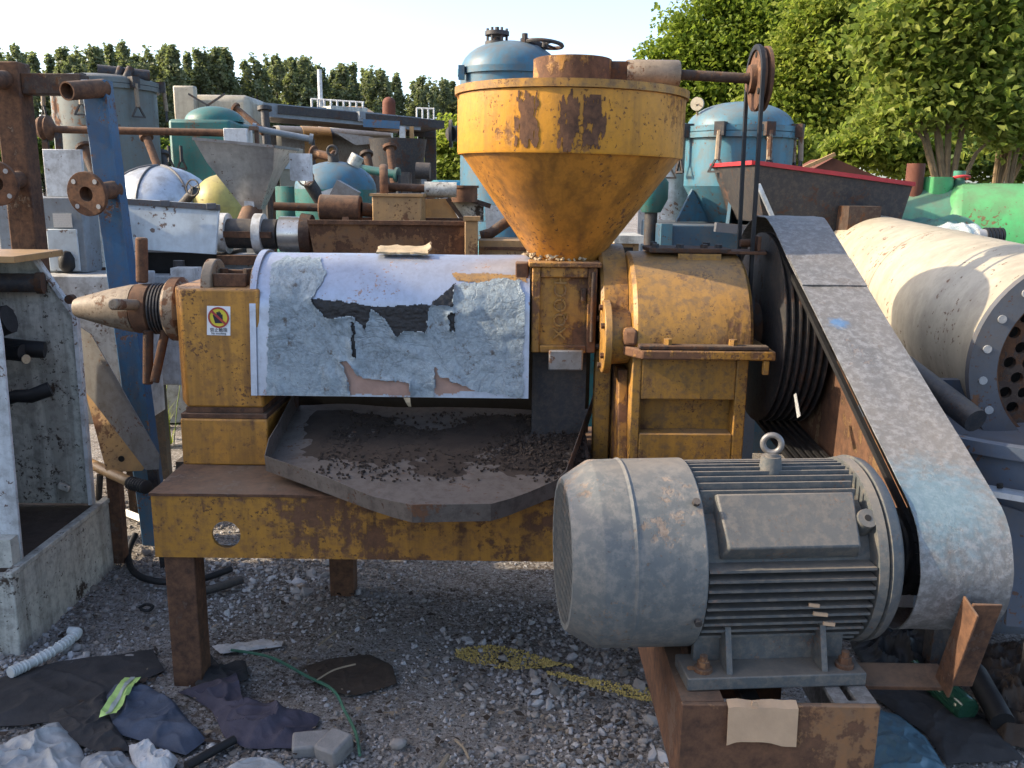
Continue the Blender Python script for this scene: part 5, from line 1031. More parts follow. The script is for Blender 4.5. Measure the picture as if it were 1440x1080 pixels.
tp = patch([(P(x,y,5.0).x, P(x,y,5.0).y+dy) for x, y, dy in ((1250,300,0),(1300,300,-.15),(1360,300,-.15),(1400,310,-.1),(1405,320,.2),(1340,300,.4),(1260,300,.35))], lambda x, y, r_: P(1320,329,5.0).z + .13*(1-r_**2)*(.6+.5*nz(x*6,y*6,2)) + .03*nz(x*14,y*14,5), rings=16, seg=90)
tag(tp.build('tarp', M['green2'], solid=.003), 'crumpled green tarpaulin bundle in front of the green tank', 'tarpaulin')
tp = patch([(P(x,y,4.8).x, 4.8+dy) for x, y, dy in ((1290,300,-.05),(1350,300,-.15),(1395,310,-.1),(1400,320,.15),(1330,300,.25))], lambda x, y, r_: P(1330,338,4.8).z + .12*(1-r_**2)*(.7+.6*nz(x*8,y*8,7)) + .02*nz(x*20,y*20,5), rings=16, seg=90)
tag(tp.build('plastic_wrap', M['clear'], solid=.002), 'clear crumpled plastic wrap lying against the green tarpaulin', 'plastic')
ob = thing('ribbed_coupling', 'black ribbed coupling lying beside the plastic wrap', 'coupling', P(1392,345,4.75)); p = P(1384,332,4.75)
for k in range(5): MB().cyl(p+V((.02*k,0,0)), p+V((.02*k+.012,0,0)), .045, n=18).build('rib', M['black'], ob)
MB().cyl(p+V((-.04,0,0)), p+V((.09,0,0)), .036, n=16).build('core', M['plastic_gr'], ob); MB().bx(p.x-.02,p.x+.08,4.72,4.8,0,p.z-.045).build('prop', M['darksteel'], ob)
sb_ = thing('scrap_stack', 'dark stacked steel crates filling the gap behind the cream exchanger', 'scrap', (P(1300,300,4.95).x,5.0,0)); z_ = P(1320,330,5.0).z; MB().bx(P(1205,0,4.95).x,P(1430,0,5.0).x,4.7,5.35,-.02,z_-.02).build('crate', M['darksteel'], sb_, bevel=.01); MB().bx(P(1215,0,4.8).x,P(1262,0,4.8).x,4.74,5.0,z_-.019,P(1230,290,4.8).z).build('small_crate', M['rust_dk'], sb_)
# heat exchanger
hx_ = thing('heat_exchanger', 'cream painted heat exchanger drum with bolted tube sheet end', 'heat exchanger', (1.9, 3.2, 0))
n0 = P(1532,516,2.62); dr = V((.10,.99,.030)).normalized(); rF = 163/FPX*2.68; rS = rF*.89; Lx = 3.2
MB().cyl(n0+dr*.03, n0+dr*Lx, rS, n=72, c0=False, c1=False).build('shell', M['cream'], hx_)
mF = frame(dr)
b = curve_mesh([circ(0,0,rF,72), circ(0,0,rF*.77,72)], .030, Matrix.Translation(n0) @ mF.to_4x4()); fl1 = b.build('flange', M['flange'], hx_, bevel=.003)
for k in range(20):
    a_ = 2*math.pi*(k+.5)/20; e = mF @ V((math.cos(a_), math.sin(a_), 0)); MB().cyl(n0+e*rF*.885-dr*.020, n0+e*rF*.885+dr*.018, .0125, n=12).build('bolt_hole', M['plastic'], fl1)  # pale discs stand for sky showing through the holes
hs = []; pit = rF*.155
for j in range(-6, 7):
    for i in range(-6, 7):
        x, y = (i+.5*(j % 2))*pit, j*pit*.866
        if math.hypot(x, y) < rF*.68: hs.append(circ(x, y, pit*.34, 14))
b = curve_mesh([circ(0,0,rF*.769,48)]+hs, .02, Matrix.Translation(n0+dr*.035) @ mF.to_4x4()); ts = b.build('tube_sheet', M['rust_dk'], hx_)
MB().lathe([(0,rF*.768),(.02,rF*.768),(.02,rF*.74),(0,rF*.74),(0,rF*.768)], n0+dr*.002, dr, 60).build('gasket_ring', M['rust_or'], fl1)
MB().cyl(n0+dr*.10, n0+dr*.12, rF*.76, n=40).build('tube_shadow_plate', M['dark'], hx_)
nf = n0+dr*Lx; MB().lathe([(0,rS),(0,rF*1.02),(.04,rF*1.02),(.04,0)], nf, dr, 60).build('far_flange', M['flange'], hx_)
for k in range(20): a_ = 2*math.pi*k/20; e = mF @ V((math.cos(a_), math.sin(a_), 0)); MB().cyl(nf+e*rF*.93-dr*.03, nf+e*rF*.93, .02, n=6).build('flange_bolt', M['flange'], hx_)
a_ = R(203); pts = [n0+dr*f_+mF @ V((rS*1.001*math.cos(a_), rS*1.001*math.sin(a_), 0)) for f_ in np.linspace(.02, Lx, 20)]; MB().tube(pts, .006, 6).build('weld_seam', M['cream'], hx_)
pts = arcpts(n0+dr*1.25, dr, rS*1.0005, 60); pts.append(pts[0]); MB().tube(pts, .003, 6).build('weld_seam', M['cream'], hx_)
for f_ in (.5, 2.4): q_ = n0+dr*f_; MB().bx(q_.x-.28,q_.x+.28,q_.y-.06,q_.y+.06,-.02,q_.z-rS*.8).build('saddle', M['flange'], hx_)
a, c = P(1268,512,2.75), P(1372,592,2.45); ob = MB().cyl(a+(a-c)*.8, c, .036, n=18).build('dark_pipe', M['darksteel']); tag(ob, 'dark painted pipe lying under the cream exchanger drum', 'pipe')
# blue vessel lid lower right
bv = thing('blue_vessel', 'dark steel blue vessel lying below the tube sheet flange', 'tank', (1.62, 2.4, 0)); c = P(1420,760,2.28); rv = .42
cx_, cy_ = P(1455,640,2.35).x, 2.42; zt_ = P(1380,598,2.3).z
zv0 = P(1420,800,2.05).z
for a_ in (.6, 1.6): MB().bx(cx_+.3*math.cos(a_)-.03,cx_+.3*math.cos(a_)+.03,cy_+.3*math.sin(a_)-.03,cy_+.3*math.sin(a_)+.03,-.02,zv0).build('leg', M['darksteel'], bv)
MB().lathe([(zv0,0),(zv0,rv),(zt_,rv)],(cx_,cy_,0),(0,0,1),56).build('shell', M['steelblue'], bv)
MB().lathe([(zt_-.02,rv),(zt_-.02,rv+.02),(zt_+.012,rv+.02),(zt_+.012,rv-.012),(zt_-.05,rv-.02),(zt_-.11,rv*.5),(zt_-.12,0)],(cx_,cy_,0),(0,0,1),56).build('sunken_lid', M['steelblue'], bv)
for k in range(16): a_ = 2*math.pi*k/16; MB().cyl((cx_+(rv-.03)*math.cos(a_),cy_+(rv-.03)*math.sin(a_),zt_-.06),(cx_+(rv-.03)*math.cos(a_),cy_+(rv-.03)*math.sin(a_),zt_-.03),.012,n=8).build('lid_bolt', M['flange'], bv)
a, c = P(1368,686,1.98), P(1450,708,1.98); ob = MB().bar(a, c+V((.2,.0,-.02)), .055, .014).build('flat_bar', M['alu']); tag(ob, 'bare flat aluminium bar with a red knob beside the belt guard', 'bar')
p = P(1364,677,1.98); MB().lathe([(-.04,0),(-.04,.012),(-.008,.014),(-.006,.022),(.006,.022),(.01,0)], p, (0,0,1), 18).build('knob', M['red'], ob); MB().cyl(P(1406,686,1.98), P(1406,680,1.98), .007, n=8).build('screw', M['dark'], ob)
MB().prism([P(1372,700,2.02),P(1445,722,2.02),P(1460,885,2.02),P(1415,880,2.02),P(1418,820,2.02)], (0,.01,0)).build('side_plate', M['steelblue'], bv) 
# ================================================================== gravel and litter
def npmesh(name, verts, faces, mat, loc=(0,0,0), smooth=False):
    me = bpy.data.meshes.new(name); n, k = len(faces), faces.shape[1]
    me.vertices.add(len(verts)); me.vertices.foreach_set('co', verts.astype(np.float32).ravel())
    me.loops.add(n*k); me.loops.foreach_set('vertex_index', faces.astype(np.int32).ravel())
    me.polygons.add(n); me.polygons.foreach_set('loop_start', np.arange(0, n*k, k, dtype=np.int32))
    me.polygons.foreach_set('use_smooth', np.full(n, smooth))
    me.update(); me.validate(); me.materials.append(mat)
    ob = bpy.data.objects.new(name, me); sc.collection.objects.link(ob); ob.location = loc; ORG[ob.name] = V(loc); return ob
t = NT('pebble'); oi = t.n('ShaderNodeNewGeometry').outputs['Random Per Island']
rp = t.n('ShaderNodeValToRGB'); t.l(oi, rp.inputs[0]); els = rp.color_ramp.elements
els[0].position = 0; els[0].color = (.16,.146,.132,1); els[1].position = 1; els[1].color = (.56,.55,.54,1)
for pos, col in ((.22,(.24,.222,.205,1)),(.45,(.35,.335,.32,1)),(.68,(.44,.43,.425,1)),(.86,(.48,.475,.49,1)),(.90,(.28,.215,.155,1))): e = els.new(pos); e.color = col
pc_ = t.mix(t.rng(t.noise(1.6, 4, .6, off=2), .44, .60), rp.outputs[0], t.mix(.62, rp.outputs[0], (.15,.12,.095)))
t.l(pc_, t.b.inputs['Base Color']); t.b.inputs['Roughness'].default_value = .9; t.b.inputs['Specular IOR Level'].default_value = .25; M['pebble'] = t.m
ph = (1+5**.5)/2; ICO = np.array([(-1,ph,0),(1,ph,0),(-1,-ph,0),(1,-ph,0),(0,-1,ph),(0,1,ph),(0,-1,-ph),(0,1,-ph),(ph,0,-1),(ph,0,1),(-ph,0,-1),(-ph,0,1)])/math.sqrt(1+ph*ph)
ICF = np.array([(0,11,5),(0,5,1),(0,1,7),(0,7,10),(0,10,11),(1,5,9),(5,11,4),(11,10,2),(10,7,6),(7,1,8),(3,9,4),(3,4,2),(3,2,6),(3,6,8),(3,8,9),(4,9,5),(2,4,11),(6,2,10),(8,6,7),(9,8,1)])
def rocks(n, x0, x1, y0, y1, rmin, rmax, pw=2.2):
    x = rng.uniform(x0, x1, n); y = y0 + (y1-y0)*rng.random(n)**1.25; s = rmin + (rmax-rmin)*rng.random(n)**pw
    z = np.array([gz(a, c) for a, c in zip(x, y)]); msk = np.array([nz(a*1.3, c*1.3, 21) for a, c in zip(x, y)])
    s = s*np.clip(.95+1.1*msk, .45, 1.3)
    q = rng.normal(size=(n,4)); q /= np.linalg.norm(q, axis=1)[:,None]; a, b_, c, d = q.T
    Rm = np.stack([1-2*(c*c+d*d),2*(b_*c-a*d),2*(b_*d+a*c),2*(b_*c+a*d),1-2*(b_*b_+d*d),2*(c*d-a*b_),2*(b_*d-a*c),2*(c*d+a*b_),1-2*(b_*b_+c*c)],1).reshape(n,3,3)
    ve = ICO[None]*(1+.22*rng.normal(size=(n,12,1)))*np.stack([np.ones(n), rng.uniform(.6,1,n), rng.uniform(.45,.8,n)],1)[:,None,:]
    ve = np.einsum('nij,nkj->nki', Rm, ve)*s[:,None,None]; ve[...,2] *= .8; ve += np.stack([x, y, z+s*.25],1)[:,None,:]
    return ve.reshape(-1,3), (ICF[None]+12*np.arange(n)[:,None,None]).reshape(-1,3)
va, fa = rocks(46000, -2.2, 1.7, 2.05, 5.0, .0025, .0105); vb, fb = rocks(2600, -2.0, 1.7, 2.05, 4.6, .009, .022, 2.5)
gv_ = npmesh('gravel', np.concatenate([va, vb]), np.concatenate([fa, fb+len(va)]), M['pebble'], smooth=False); tag(gv_, 'loose grey gravel stones spread over the yard', 'gravel', kind='stuff')
for k, (px, py, s) in enumerate(((183,922,.030),(205,772,.03),(628,918,.018),(560,1046,.03),(868,1008,.022),(905,1040,.020),(690,1055,.019),(735,1060,.021))):
    g = G(px, py, .01); ve, fc = ICO.copy()*(1+.2*rng.normal(size=(12,1)))*s*np.array([1.15,.85,.7]), ICF
    o = npmesh('stone', ve + np.array([0,0,s*.45]), fc, M['pebble'], loc=(g.x, g.y, gz(g.x,g.y)), smooth=False)
    md = o.modifiers.new('sub','SUBSURF'); md.levels = md.render_levels = 1
    tag(o, ['rounded grey stone on the black cloth beside the bench leg','grey stone beside the bent black hose','small pale stone at the edge of the painted sun streak','grey stone beside the broken bricks','pale stone next to the motor rail leg','small pale stone in front of the motor rail leg','pale stone by the curled root on the gravel','pale stone in open gravel beyond the curled root'][k], 'stone', None)
def gpoly(pts): return [(G(x, y).x, G(x, y).y) for x, y in pts]
def sheet(name, label, cat, pts, mat, h=.03, f=7, seed=0, base=.008, rings=34, seg=200, solid=.002, ctr=None, pw=5):
    ol = gpoly(pts); rid = lambda a, c, q: (1-abs(nz(a, c, q))*2)
    zf = lambda x, y, r_: gz(x, y)+base+h*max(0, 1-r_**pw)*(.25+.55*abs(nz(x*f*.6, y*f*.6, seed))+.28*max(0,rid(x*f*1.3+.8*nz(x*5,y*5,1), y*f*1.3, seed+5))**3+.10*max(0,rid(x*f*3.1, y*f*3.1, seed+9))**2)+.10*h*nz(x*f*2.7, y*f*2.7, seed+3)+.005
    o = patch(ol, zf, rings, seg, ctr).build(name, mat, solid=solid, ang=60); tag(o, label, cat); return o, zf
sheet('dark_cloth', 'large dirty black ground cloth spread in front of the white plinth', 'cloth', [(-60,975),(30,945),(90,930),(215,915),(232,945),(150,985),(70,1015),(-60,1022)], M['cloth_dk'], .03, 5, 1)
sheet('dark_cloth', 'crumpled black cloth piece under the grey plastic sheet', 'cloth', [(60,1005),(150,975),(160,1020),(185,1055),(150,1062),(90,1040)], M['cloth_dk'], .04, 9, 6)
nv, nvz = sheet('work_trousers', 'navy work trouser leg with a yellow reflective band', 'trousers', [(145,985),(160,968),(196,964),(240,985),(262,1010),(290,1040),(262,1062),(215,1048),(155,1030)], M['cloth_navy'], .055, 6, 2, pw=5)
def strip(parent, a, c, w_, mat, name, zf, lift):
    b = MB(); a, c = V(gpoly([a])[0]), V(gpoly([c])[0]); d = (c-a); n_ = V((-d.y, d.x)).normalized()*w_/2; ctr_ = V(gpoly([(205,1012)])[0])
    def fn(u, v):
        p = a+d*u+n_*(2*v-1); rr_ = min(.97, (p-ctr_).length/.2); return V((p.x, p.y, zf(p.x, p.y, rr_*.9)+lift))
    b.grid(fn, 24, 5); b.build(name, mat, parent)
strip(nv, (188,964), (153,1022), .052, M['hivis'], 'reflective_band', nvz, .012); strip(nv, (188,964), (153,1022), .014, M['hivis2'], 'silver_stripe', nvz, .015)
sheet('jacket_rag', 'plum navy jacket rag crumpled at the foot of the bench leg', 'jacket', [(250,975),(300,958),(330,945),(335,965),(330,990),(385,1000),(450,1010),(428,1055),(350,1056),(318,1040),(298,1000),(275,985)], M['cloth_purple'], .075, 6.5, 4, pw=4, ctr=gpoly([(345,1010)])[0])
sheet('plastic_bag', 'crumpled dirty white plastic sack lying beyond the black cloth', 'plastic bag', [(-30,1062),(30,1035),(85,1018),(98,1028),(118,1062),(120,1110),(-40,1120)], M['plastic'], .07, 8, 8)
sheet('plastic_bag', 'grey plastic bag scrap between the white sack and the trousers', 'plastic bag', [(112,1075),(140,1058),(175,1062),(196,1085),(190,1120),(110,1120)], M['plastic_gr'], .05, 9, 10)
sheet('plastic_bag', 'clear pale plastic bag scrap among the gravel below the jacket rag', 'plastic bag', [(318,1085),(340,1070),(380,1070),(404,1085),(400,1120),(320,1120)], M['plastic'], .03, 9, 12)
sheet('leather_scrap', 'flat brown oily board scrap with a worn flap on the gravel', 'board', [(428,938),(462,928),(520,920),(552,938),(558,962),(500,978),(470,975),(440,955)], M['wood_dk'], .018, 8, 14)
sheet('paper_scrap', 'pale torn paper wad beside the trousers', 'paper', [(180,1050),(205,1046),(222,1062),(250,1068),(240,1090),(190,1085)], M['foam'], .045, 14, 17)
sheet('paper_scrap', 'blue white plastic flake under the trousers edge', 'paper', [(290,1052),(318,1040),(330,1050),(300,1064)], M['plastic'], .015, 14, 19)
sheet('cloth_flap', 'ragged black cloth flap right of the bench leg', 'cloth', [(268,925),(290,918),(300,950),(330,940),(345,930),(350,955),(320,965),(275,965)], M['cloth_dk'], .035, 9, 23)
sheet('black_sheet', 'black rubber sheet spread on the ground behind the motor rails', 'rubber sheet', [(1215,975),(1270,968),(1330,972),(1400,1030),(1440,1070),(1330,1080),(1300,1035),(1262,1010)], M['cloth_dk'], .03, 6, 25)
sheet('blue_plastic', 'faded blue plastic sheet beside the motor rail end', 'plastic sheet', [(1225,1000),(1262,1012),(1300,1040),(1330,1085),(1300,1120),(1215,1120)], M['tealjunk'], .04, 8, 27)
sheet('tyre_heap', 'heap of shredded black rubber under the motor pulley end', 'rubber scrap', [(1195,905),(1235,885),(1300,895),(1360,915),(1352,950),(1290,962),(1220,955)], M['black'], .13, 9, 29)
sheet('rubble_heap', 'pile of dark rubbish in the corner under the blue vessel', 'rubble', [(1360,915),(1440,900),(1480,960),(1470,1060),(1410,1050),(1372,985)], M['wood_dk'], .10, 11, 31)
# hoses, strips, sticks
def line(name, label, cat, pts, r, mat, z=.02, n=8, smooth=6):
    q = [G(x, y, z if len(p_) < 3 else p_[2]) for p_ in pts for x, y in [p_[:2]]]; out = []
    for i in range(len(q)-1):
        p0, p1, p2, p3 = q[max(0,i-1)], q[i], q[i+1], q[min(len(q)-1,i+2)]
        for k in range(smooth):
            t_ = k/smooth; out.append(.5*((2*p1)+(p2-p0)*t_+(2*p0-5*p1+4*p2-p3)*t_*t_+(3*p1-p0-3*p2+p3)*t_**3))
    out.append(q[-1]); o = MB().tube(out, r, n).build(name, mat, ang=60); tag(o, label, cat); return o, out
o, path = line('corrugated_hose', 'short white corrugated hose piece lying by the plinth corner', 'hose', [(14,946,.035),(40,934,.03),(75,915,.03),(100,898,.03),(108,889,.03),(98,887,.028)], .016, M['hose'])
for k in range(0, 26):
    i = min(len(path)-2, int(k/26*len(path))); 
    if i < 24: MB().torus(path[i].lerp(path[i+1], .5), path[i+1]-path[i], .0165, .0035, 12, 6).build('hose_ring', M['hose'], o)
line('black_hose', 'black rubber hose bent in a loop behind the bench leg', 'hose', [(190,752,.05),(180,780,.02),(190,806,.02),(225,818,.02),(280,815,.02),(325,800,.02)], .014, M['black'])
line('pipe_offcut', 'dark green pipe offcut on the gravel under the bench', 'pipe', [(262,838,.02),(300,828,.02),(340,815,.02)], .018, M['darksteel'])
line('steel_channel', 'pale steel strip sticking out behind the bench corner', 'steel strip', [(178,722,.03),(218,738,.03)], .022, M['ss_dull'], n=4)
line('green_strap', 'thin green plastic strap trailing over the gravel', 'strap', [(325,914,.02),(380,924,.02),(430,950,.02),(468,970,.03),(485,1000,.02),(500,1030,.02),(506,1062,.02)], .005, M['strap'], n=5)
line('black_tube', 'short black tube poking out from under the trousers', 'tube', [(262,1078,.02),(300,1056,.02),(330,1040,.02)], .013, M['black'])
line('dry_stick', 'dry stick lying on the dark soil', 'stick', [(448,907),(460,898),(472,888)], .004, M['stick'], n=5)
line('dry_stick', 'thin curled root lying on the foreground gravel', 'stick', [(640,1040),(652,1052),(660,1068)], .004, M['stick'], n=5)
line('dry_stick', 'straw stalk lying across the brown board scrap', 'stick', [(446,956,.03),(470,942,.035),(500,934,.035)], .003, M['stick'], n=5)
line('dry_leaf_stalk', 'pale split leaf stalk at the front edge of the gravel', 'stick', [(618,1082),(630,1062)], .007, M['stick'], n=5)
line('black_cable', 'loop of black cable on the gravel left of the bench leg', 'cable', [(196,855,.02),(205,850,.02),(215,853,.02),(208,859,.02),(198,857,.02)], .006, M['black'])
o, zf = sheet('foam_strip', 'broken white foam strip lying on the dark soil under the bench', 'foam strip', [(298,908),(345,903),(372,898),(398,902),(396,910),(350,914),(310,918)], M['foam'], .02, 14, 40)
for k, (px, py, ry, sz) in enumerate(((438,1040,.2,(.11,.07,.045)),(470,1048,-.5,(.075,.09,.06)))):
    g = G(px, py, .03); o = MB().box((0,0,sz[2]/2), sz, Matrix.Rotation(ry,3,'Z') @ Matrix.Rotation(.15,3,'X')).build('brick_lump', M['brick'], loc=(0,0,0), bevel=.008); o.location = (g.x, g.y, gz(g.x,g.y))
    tag(o, ['flat broken grey brick next to the jacket rag','upright broken grey brick chunk at the end of the jacket rag'][k], 'brick')
# bottle
a, c = G(1322,965,.06), G(1362,1000,.05); d = (c-a).normalized()
tag(MB().lathe([(0,0),(0,.036),(.01,.04),(.16,.04),(.19,.026),(.21,.015),(.25,.015),(.25,.010),(.2,.008),(.02,.034),(.012,0)], c, -d, 24).build('glass_bottle', M['glass']), 'dark green glass bottle lying on the rubber sheet', 'bottle')
a, c = G(1346,925,.08), G(1410,1015,.05); tag(MB().tube([a, a.lerp(c,.4)+V((0,0,.03)), c], .035, 12).build('black_tube', M['black']), 'thick black tube slumped beside the glass bottle', 'tube')
p = G(1322,900,.12); tag(MB().add([p, p+V((.04,.0,.01)), p+V((.01,.005,.045))], [(0,1,2)]).build('yellow_scrap', M['st_y'], solid=.002), 'small bright yellow plastic scrap in the rubber heap', 'plastic')
tag(MB().prism([PX(1117,555,.8435),PX(1120,553,.8435),PX(1126,585,.8435),PX(1122,588,.8435)], (-.002,0,0)).build('painted_glint', M['plastic']), 'pale sliver painted as a sun glint on the dark pulley', 'plastic')  # pale shard stands in for a glint of sun on the pulley
# yellow crumbs on the ground, coloured to stand for streaks of sunlight
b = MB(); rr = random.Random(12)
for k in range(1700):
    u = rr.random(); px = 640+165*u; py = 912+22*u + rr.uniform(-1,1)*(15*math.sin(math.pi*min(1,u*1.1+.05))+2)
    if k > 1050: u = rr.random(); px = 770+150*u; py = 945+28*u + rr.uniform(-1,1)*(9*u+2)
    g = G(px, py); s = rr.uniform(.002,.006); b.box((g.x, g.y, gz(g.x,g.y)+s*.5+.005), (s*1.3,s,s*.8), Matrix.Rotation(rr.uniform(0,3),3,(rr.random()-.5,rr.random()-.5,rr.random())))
M['painted_sun'] = simple('painted_sun_yellow', (.62,.46,.15), .9, var=.4, scale=40)
tag(b.build('painted_sun_crumbs', M['painted_sun']), 'yellow crumbs on the gravel painted as slivers of sunlight', 'painted_sun', kind='stuff')
# weeds behind the bench end
def weed(px, py, n, h, label, seed):
    g = G(px, py); w_ = thing('weed', label, 'weed', (g.x, g.y, gz(g.x,g.y) if g.y < 7 else 0)); rr = random.Random(seed)
    for k in range(n):
        a_ = rr.uniform(0,6.28); l = h*rr.uniform(.5,1); e = V((math.cos(a_),math.sin(a_),0))*l*rr.uniform(.15,.5); o_ = V((g.x,g.y,0))+V((rr.uniform(-.05,.05),rr.uniform(-.05,.05),0)); b = MB(); sd = V((-e.y,e.x,0)).normalized()*.006
        pts = [o_+e*t_*t_+V((0,0,l*(t_-.25*t_*t_))) for t_ in np.linspace(0,1,6)]; vs_ = []
        for i, p in enumerate(pts): ww = (1-i/5.2); vs_ += [p-sd*ww, p+sd*ww]
        b.add(vs_, [(2*i,2*i+1,2*i+3,2*i+2) for i in range(5)]); b.build('blade', M['leaf_b'], w_)
    for k in range(max(1, n//14)):
        o_ = V((g.x+rr.uniform(-.06,.06), g.y, 0)); tp_ = o_+V((rr.uniform(-.05,.12),0,h*1.25)); MB().tube([o_, o_.lerp(tp_,.5)+V((-.01,0,0)), tp_], .003, 5).build('stalk', M['stem'], w_); MB().lathe([(0,0),(.01,.009),(.05,.010),(.07,0)], tp_, (.2,0,1), 8).build('seed_head', M['leaf_b'], w_)
weed(232,625,34,.42,'tall grass weed with seed heads behind the yellow bearing block',1); weed(216,600,26,.30,'low grass tuft beside the dark steel block',2); weed(246,585,20,.35,'sunlit grass tuft in the gap behind the bench end',5)

# small litter
def flakes(name, label, n, area, smin, smax, mat, seed):
    b = MB(); rr = random.Random(seed)
    for k in range(n):
        px, py = rr.uniform(area[0], area[1]), rr.uniform(area[2], area[3]); g = G(px, py); s = rr.uniform(smin, smax); th = rr.uniform(0, 6.28); e1 = V((math.cos(th), math.sin(th), 0))*s; e2 = V((-math.sin(th), math.cos(th), 0))*s*rr.uniform(.3,.8); z = gz(g.x, g.y)+.012+rr.uniform(0,.012); o_ = V((g.x, g.y, z))
        b.add([o_-e1, o_+e2*.9+V((0,0,rr.uniform(0,.4)*s)), o_+e1+V((0,0,rr.uniform(-.1,.5)*s)), o_-e2+V((0,0,rr.uniform(0,.3)*s))], [(0,1,2,3)])
    o = b.build(name, mat, ang=80); tag(o, label, 'litter', kind='stuff')
flakes('paper_litter', 'tiny pale paper and plastic flakes strewn over the ground', 80, (-20,560,900,1080), .003, .013, M['plastic_gr'], 1)
flakes('dark_litter', 'tiny dark scraps of rubber and leaf strewn over the ground', 260, (-20,900,820,1080), .005, .020, M['wood_dk'], 2)
flakes('dry_litter', 'tiny dry straw and wood bits strewn over the ground', 160, (150,900,800,1080), .004, .016, M['stick'], 3)
# added corrugated block out of view, there only to shade the foreground
ct = thing('added_shade_block', 'added unseen corrugated block that shades the foreground', 'shade_blocker', (-7.2, -.2, 0))
cx0, cx1, cy0, cy1, ch0 = -8.5, -6.0, -3.2, 2.80, 4.4
b = MB(); prof = []; yy = cy0+.08
while yy < cy1-.1: prof += [(cx1-.03, yy), (cx1-.03, yy+.07), (cx1, yy+.11), (cx1, yy+.18)]; yy += .25
vs_ = [V((x, y, z)) for x, y in prof for z in (.12, ch0-.1)]; b.add(vs_, [(2*i, 2*i+2, 2*i+3, 2*i+1) for i in range(len(prof)-1)]); b.build('side_wall', M['rust_or'], ct, solid=.003)
MB().bx(cx0, cx1-.04, cy0+.01, cy1-.01, .1, ch0-.03).build('box', M['rust'], ct)
for x in (cx0, cx1-.05):
    for y in (cy0, cy1-.08): MB().bx(x-.01, x+.07, y-.01, y+.09, 0, ch0).build('corner_post', M['rust'], ct)
MB().bx(cx0+.08, cx1-.0, cy0+.09, cy1-.09, ch0-.029, ch0+.0).build('roof', M['rust'], ct)
# ================================================================== trees
def leaf_mesh(cent, size, up=.35):
    n = len(cent); s = size*(.65+.7*rng.random(n)); nn = rng.normal(size=(n,3)); nn[:,2] = np.abs(nn[:,2])+up; nn /= np.linalg.norm(nn,axis=1)[:,None]
    t_ = rng.normal(size=(n,3)); t_ -= (t_*nn).sum(1)[:,None]*nn; t_ /= np.linalg.norm(t_,axis=1)[:,None]; w_ = np.cross(nn, t_)
    L, W_ = s[:,None], (s*.42)[:,None]
    ve = np.stack([cent-t_*L*.5, cent-w_*W_+nn*W_*.35-t_*L*.05, cent+t_*L*.55-nn*L*.12, cent+w_*W_+nn*W_*.35-t_*L*.05], 1)
    i = 4*np.arange(n)[:,None]; return ve.reshape(-1,3), np.concatenate([np.concatenate([i,i+1,i+2],1), np.concatenate([i,i+2,i+3],1)])
def crown_pts(blobs, n, cl=.28, per=26):
    vol = np.array([b_[1][0]*b_[1][1]*b_[1][2] for b_ in blobs])**.75; vol /= vol.sum(); out = []
    for (c, r_), f_ in zip(blobs, vol):
        k = max(4, int(n*f_/per)); d = rng.normal(size=(k,3)); d /= np.linalg.norm(d,axis=1)[:,None]; rad = rng.random(k)**.42
        cc = np.array(c)+d*rad[:,None]*np.array(r_); sz = cl*(.5+rng.random(k))
        pts = cc[:,None,:]+np.clip(rng.normal(size=(k,per,3)),-1.7,1.7)*sz[:,None,None]*np.array([1,1,.5])*.6; out.append(pts.reshape(-1,3))
    return np.concatenate(out)
def tree(name, label, px, Y, blobs, n, leaf, mat, trunk=.12, bark='bark_dk', cl=.28, group=None, base=None, lean=0, per=120, trunks=None):
    bx_ = P(px, 230, Y).x; tr_ = thing(name, label, 'tree' if trunk > .03 else 'shrub', (bx_, Y, 0), group)
    bl = []
    for q in blobs:
        p = P(q[0], q[1], Y + (q[3] if len(q) > 3 else 0)); r_ = q[2]/FPX*Y; bl.append(((p.x, p.y, max(p.z, r_*.6)), (r_, r_*.9, r_*.85)))
    if trunk > .03:
        top = max(bl, key=lambda b_: b_[0][2])[0]; b = MB(); fk = V((bx_+lean*.6, Y, min(top[2]*.45, 2.4)))
        b.tube([V((bx_,Y,-.05)), V((bx_+lean*.3+.02,Y,fk.z*.5)), fk], [trunk*1.15, trunk*.95, trunk*.85], 10); b.build('trunk', M[bark], tr_)
        for c, r_ in bl:
            c = V(c); mid = fk.lerp(c,.5)+V((0,0,.15*(c-fk).length)); b = MB().tube([fk-V((0,0,.1)), mid, c], [trunk*.42, trunk*.26, trunk*.10], 7); b.build('limb', M[bark], tr_)
            for k in range(5):
                e = V((random.uniform(-1,1)*r_[0],random.uniform(-1,1)*r_[1],random.uniform(-.3,1)*r_[2]))*.8; b = MB().tube([mid.lerp(c,.6), c.lerp(c+e,.5)+V((0,0,.05)), c+e], [trunk*.18, trunk*.1, trunk*.03], 5); b.build('branch', M[bark], tr_)
    ve, fc = leaf_mesh(crown_pts(bl, n, cl, per), leaf); o = npmesh('crown', ve-np.array(ORG[tr_.name]), fc, M[mat]); o.parent = tr_
    return tr_
tree('green_tree', 'full leafy tree whose crown slopes down behind the feed pulley', 1000, 15, [(925,120,42),(960,85,50),(1005,50,62),(1050,20,70),(960,165,55),(1020,130,75),(1080,90,80),(1060,180,60),(1000,-20,40)], 46000, .078, 'leaf_a', .14, cl=.34, group=None)
tree('green_tree', 'dense tree with darker leaves standing behind the light blue tank', 1130, 16.5, [(1090,-30,80),(1140,20,80),(1190,60,85),(1130,110,80),(1200,150,75),(1100,190,60),(1230,-40,90)], 34000, .095, 'leaf_a', .15, cl=.36)
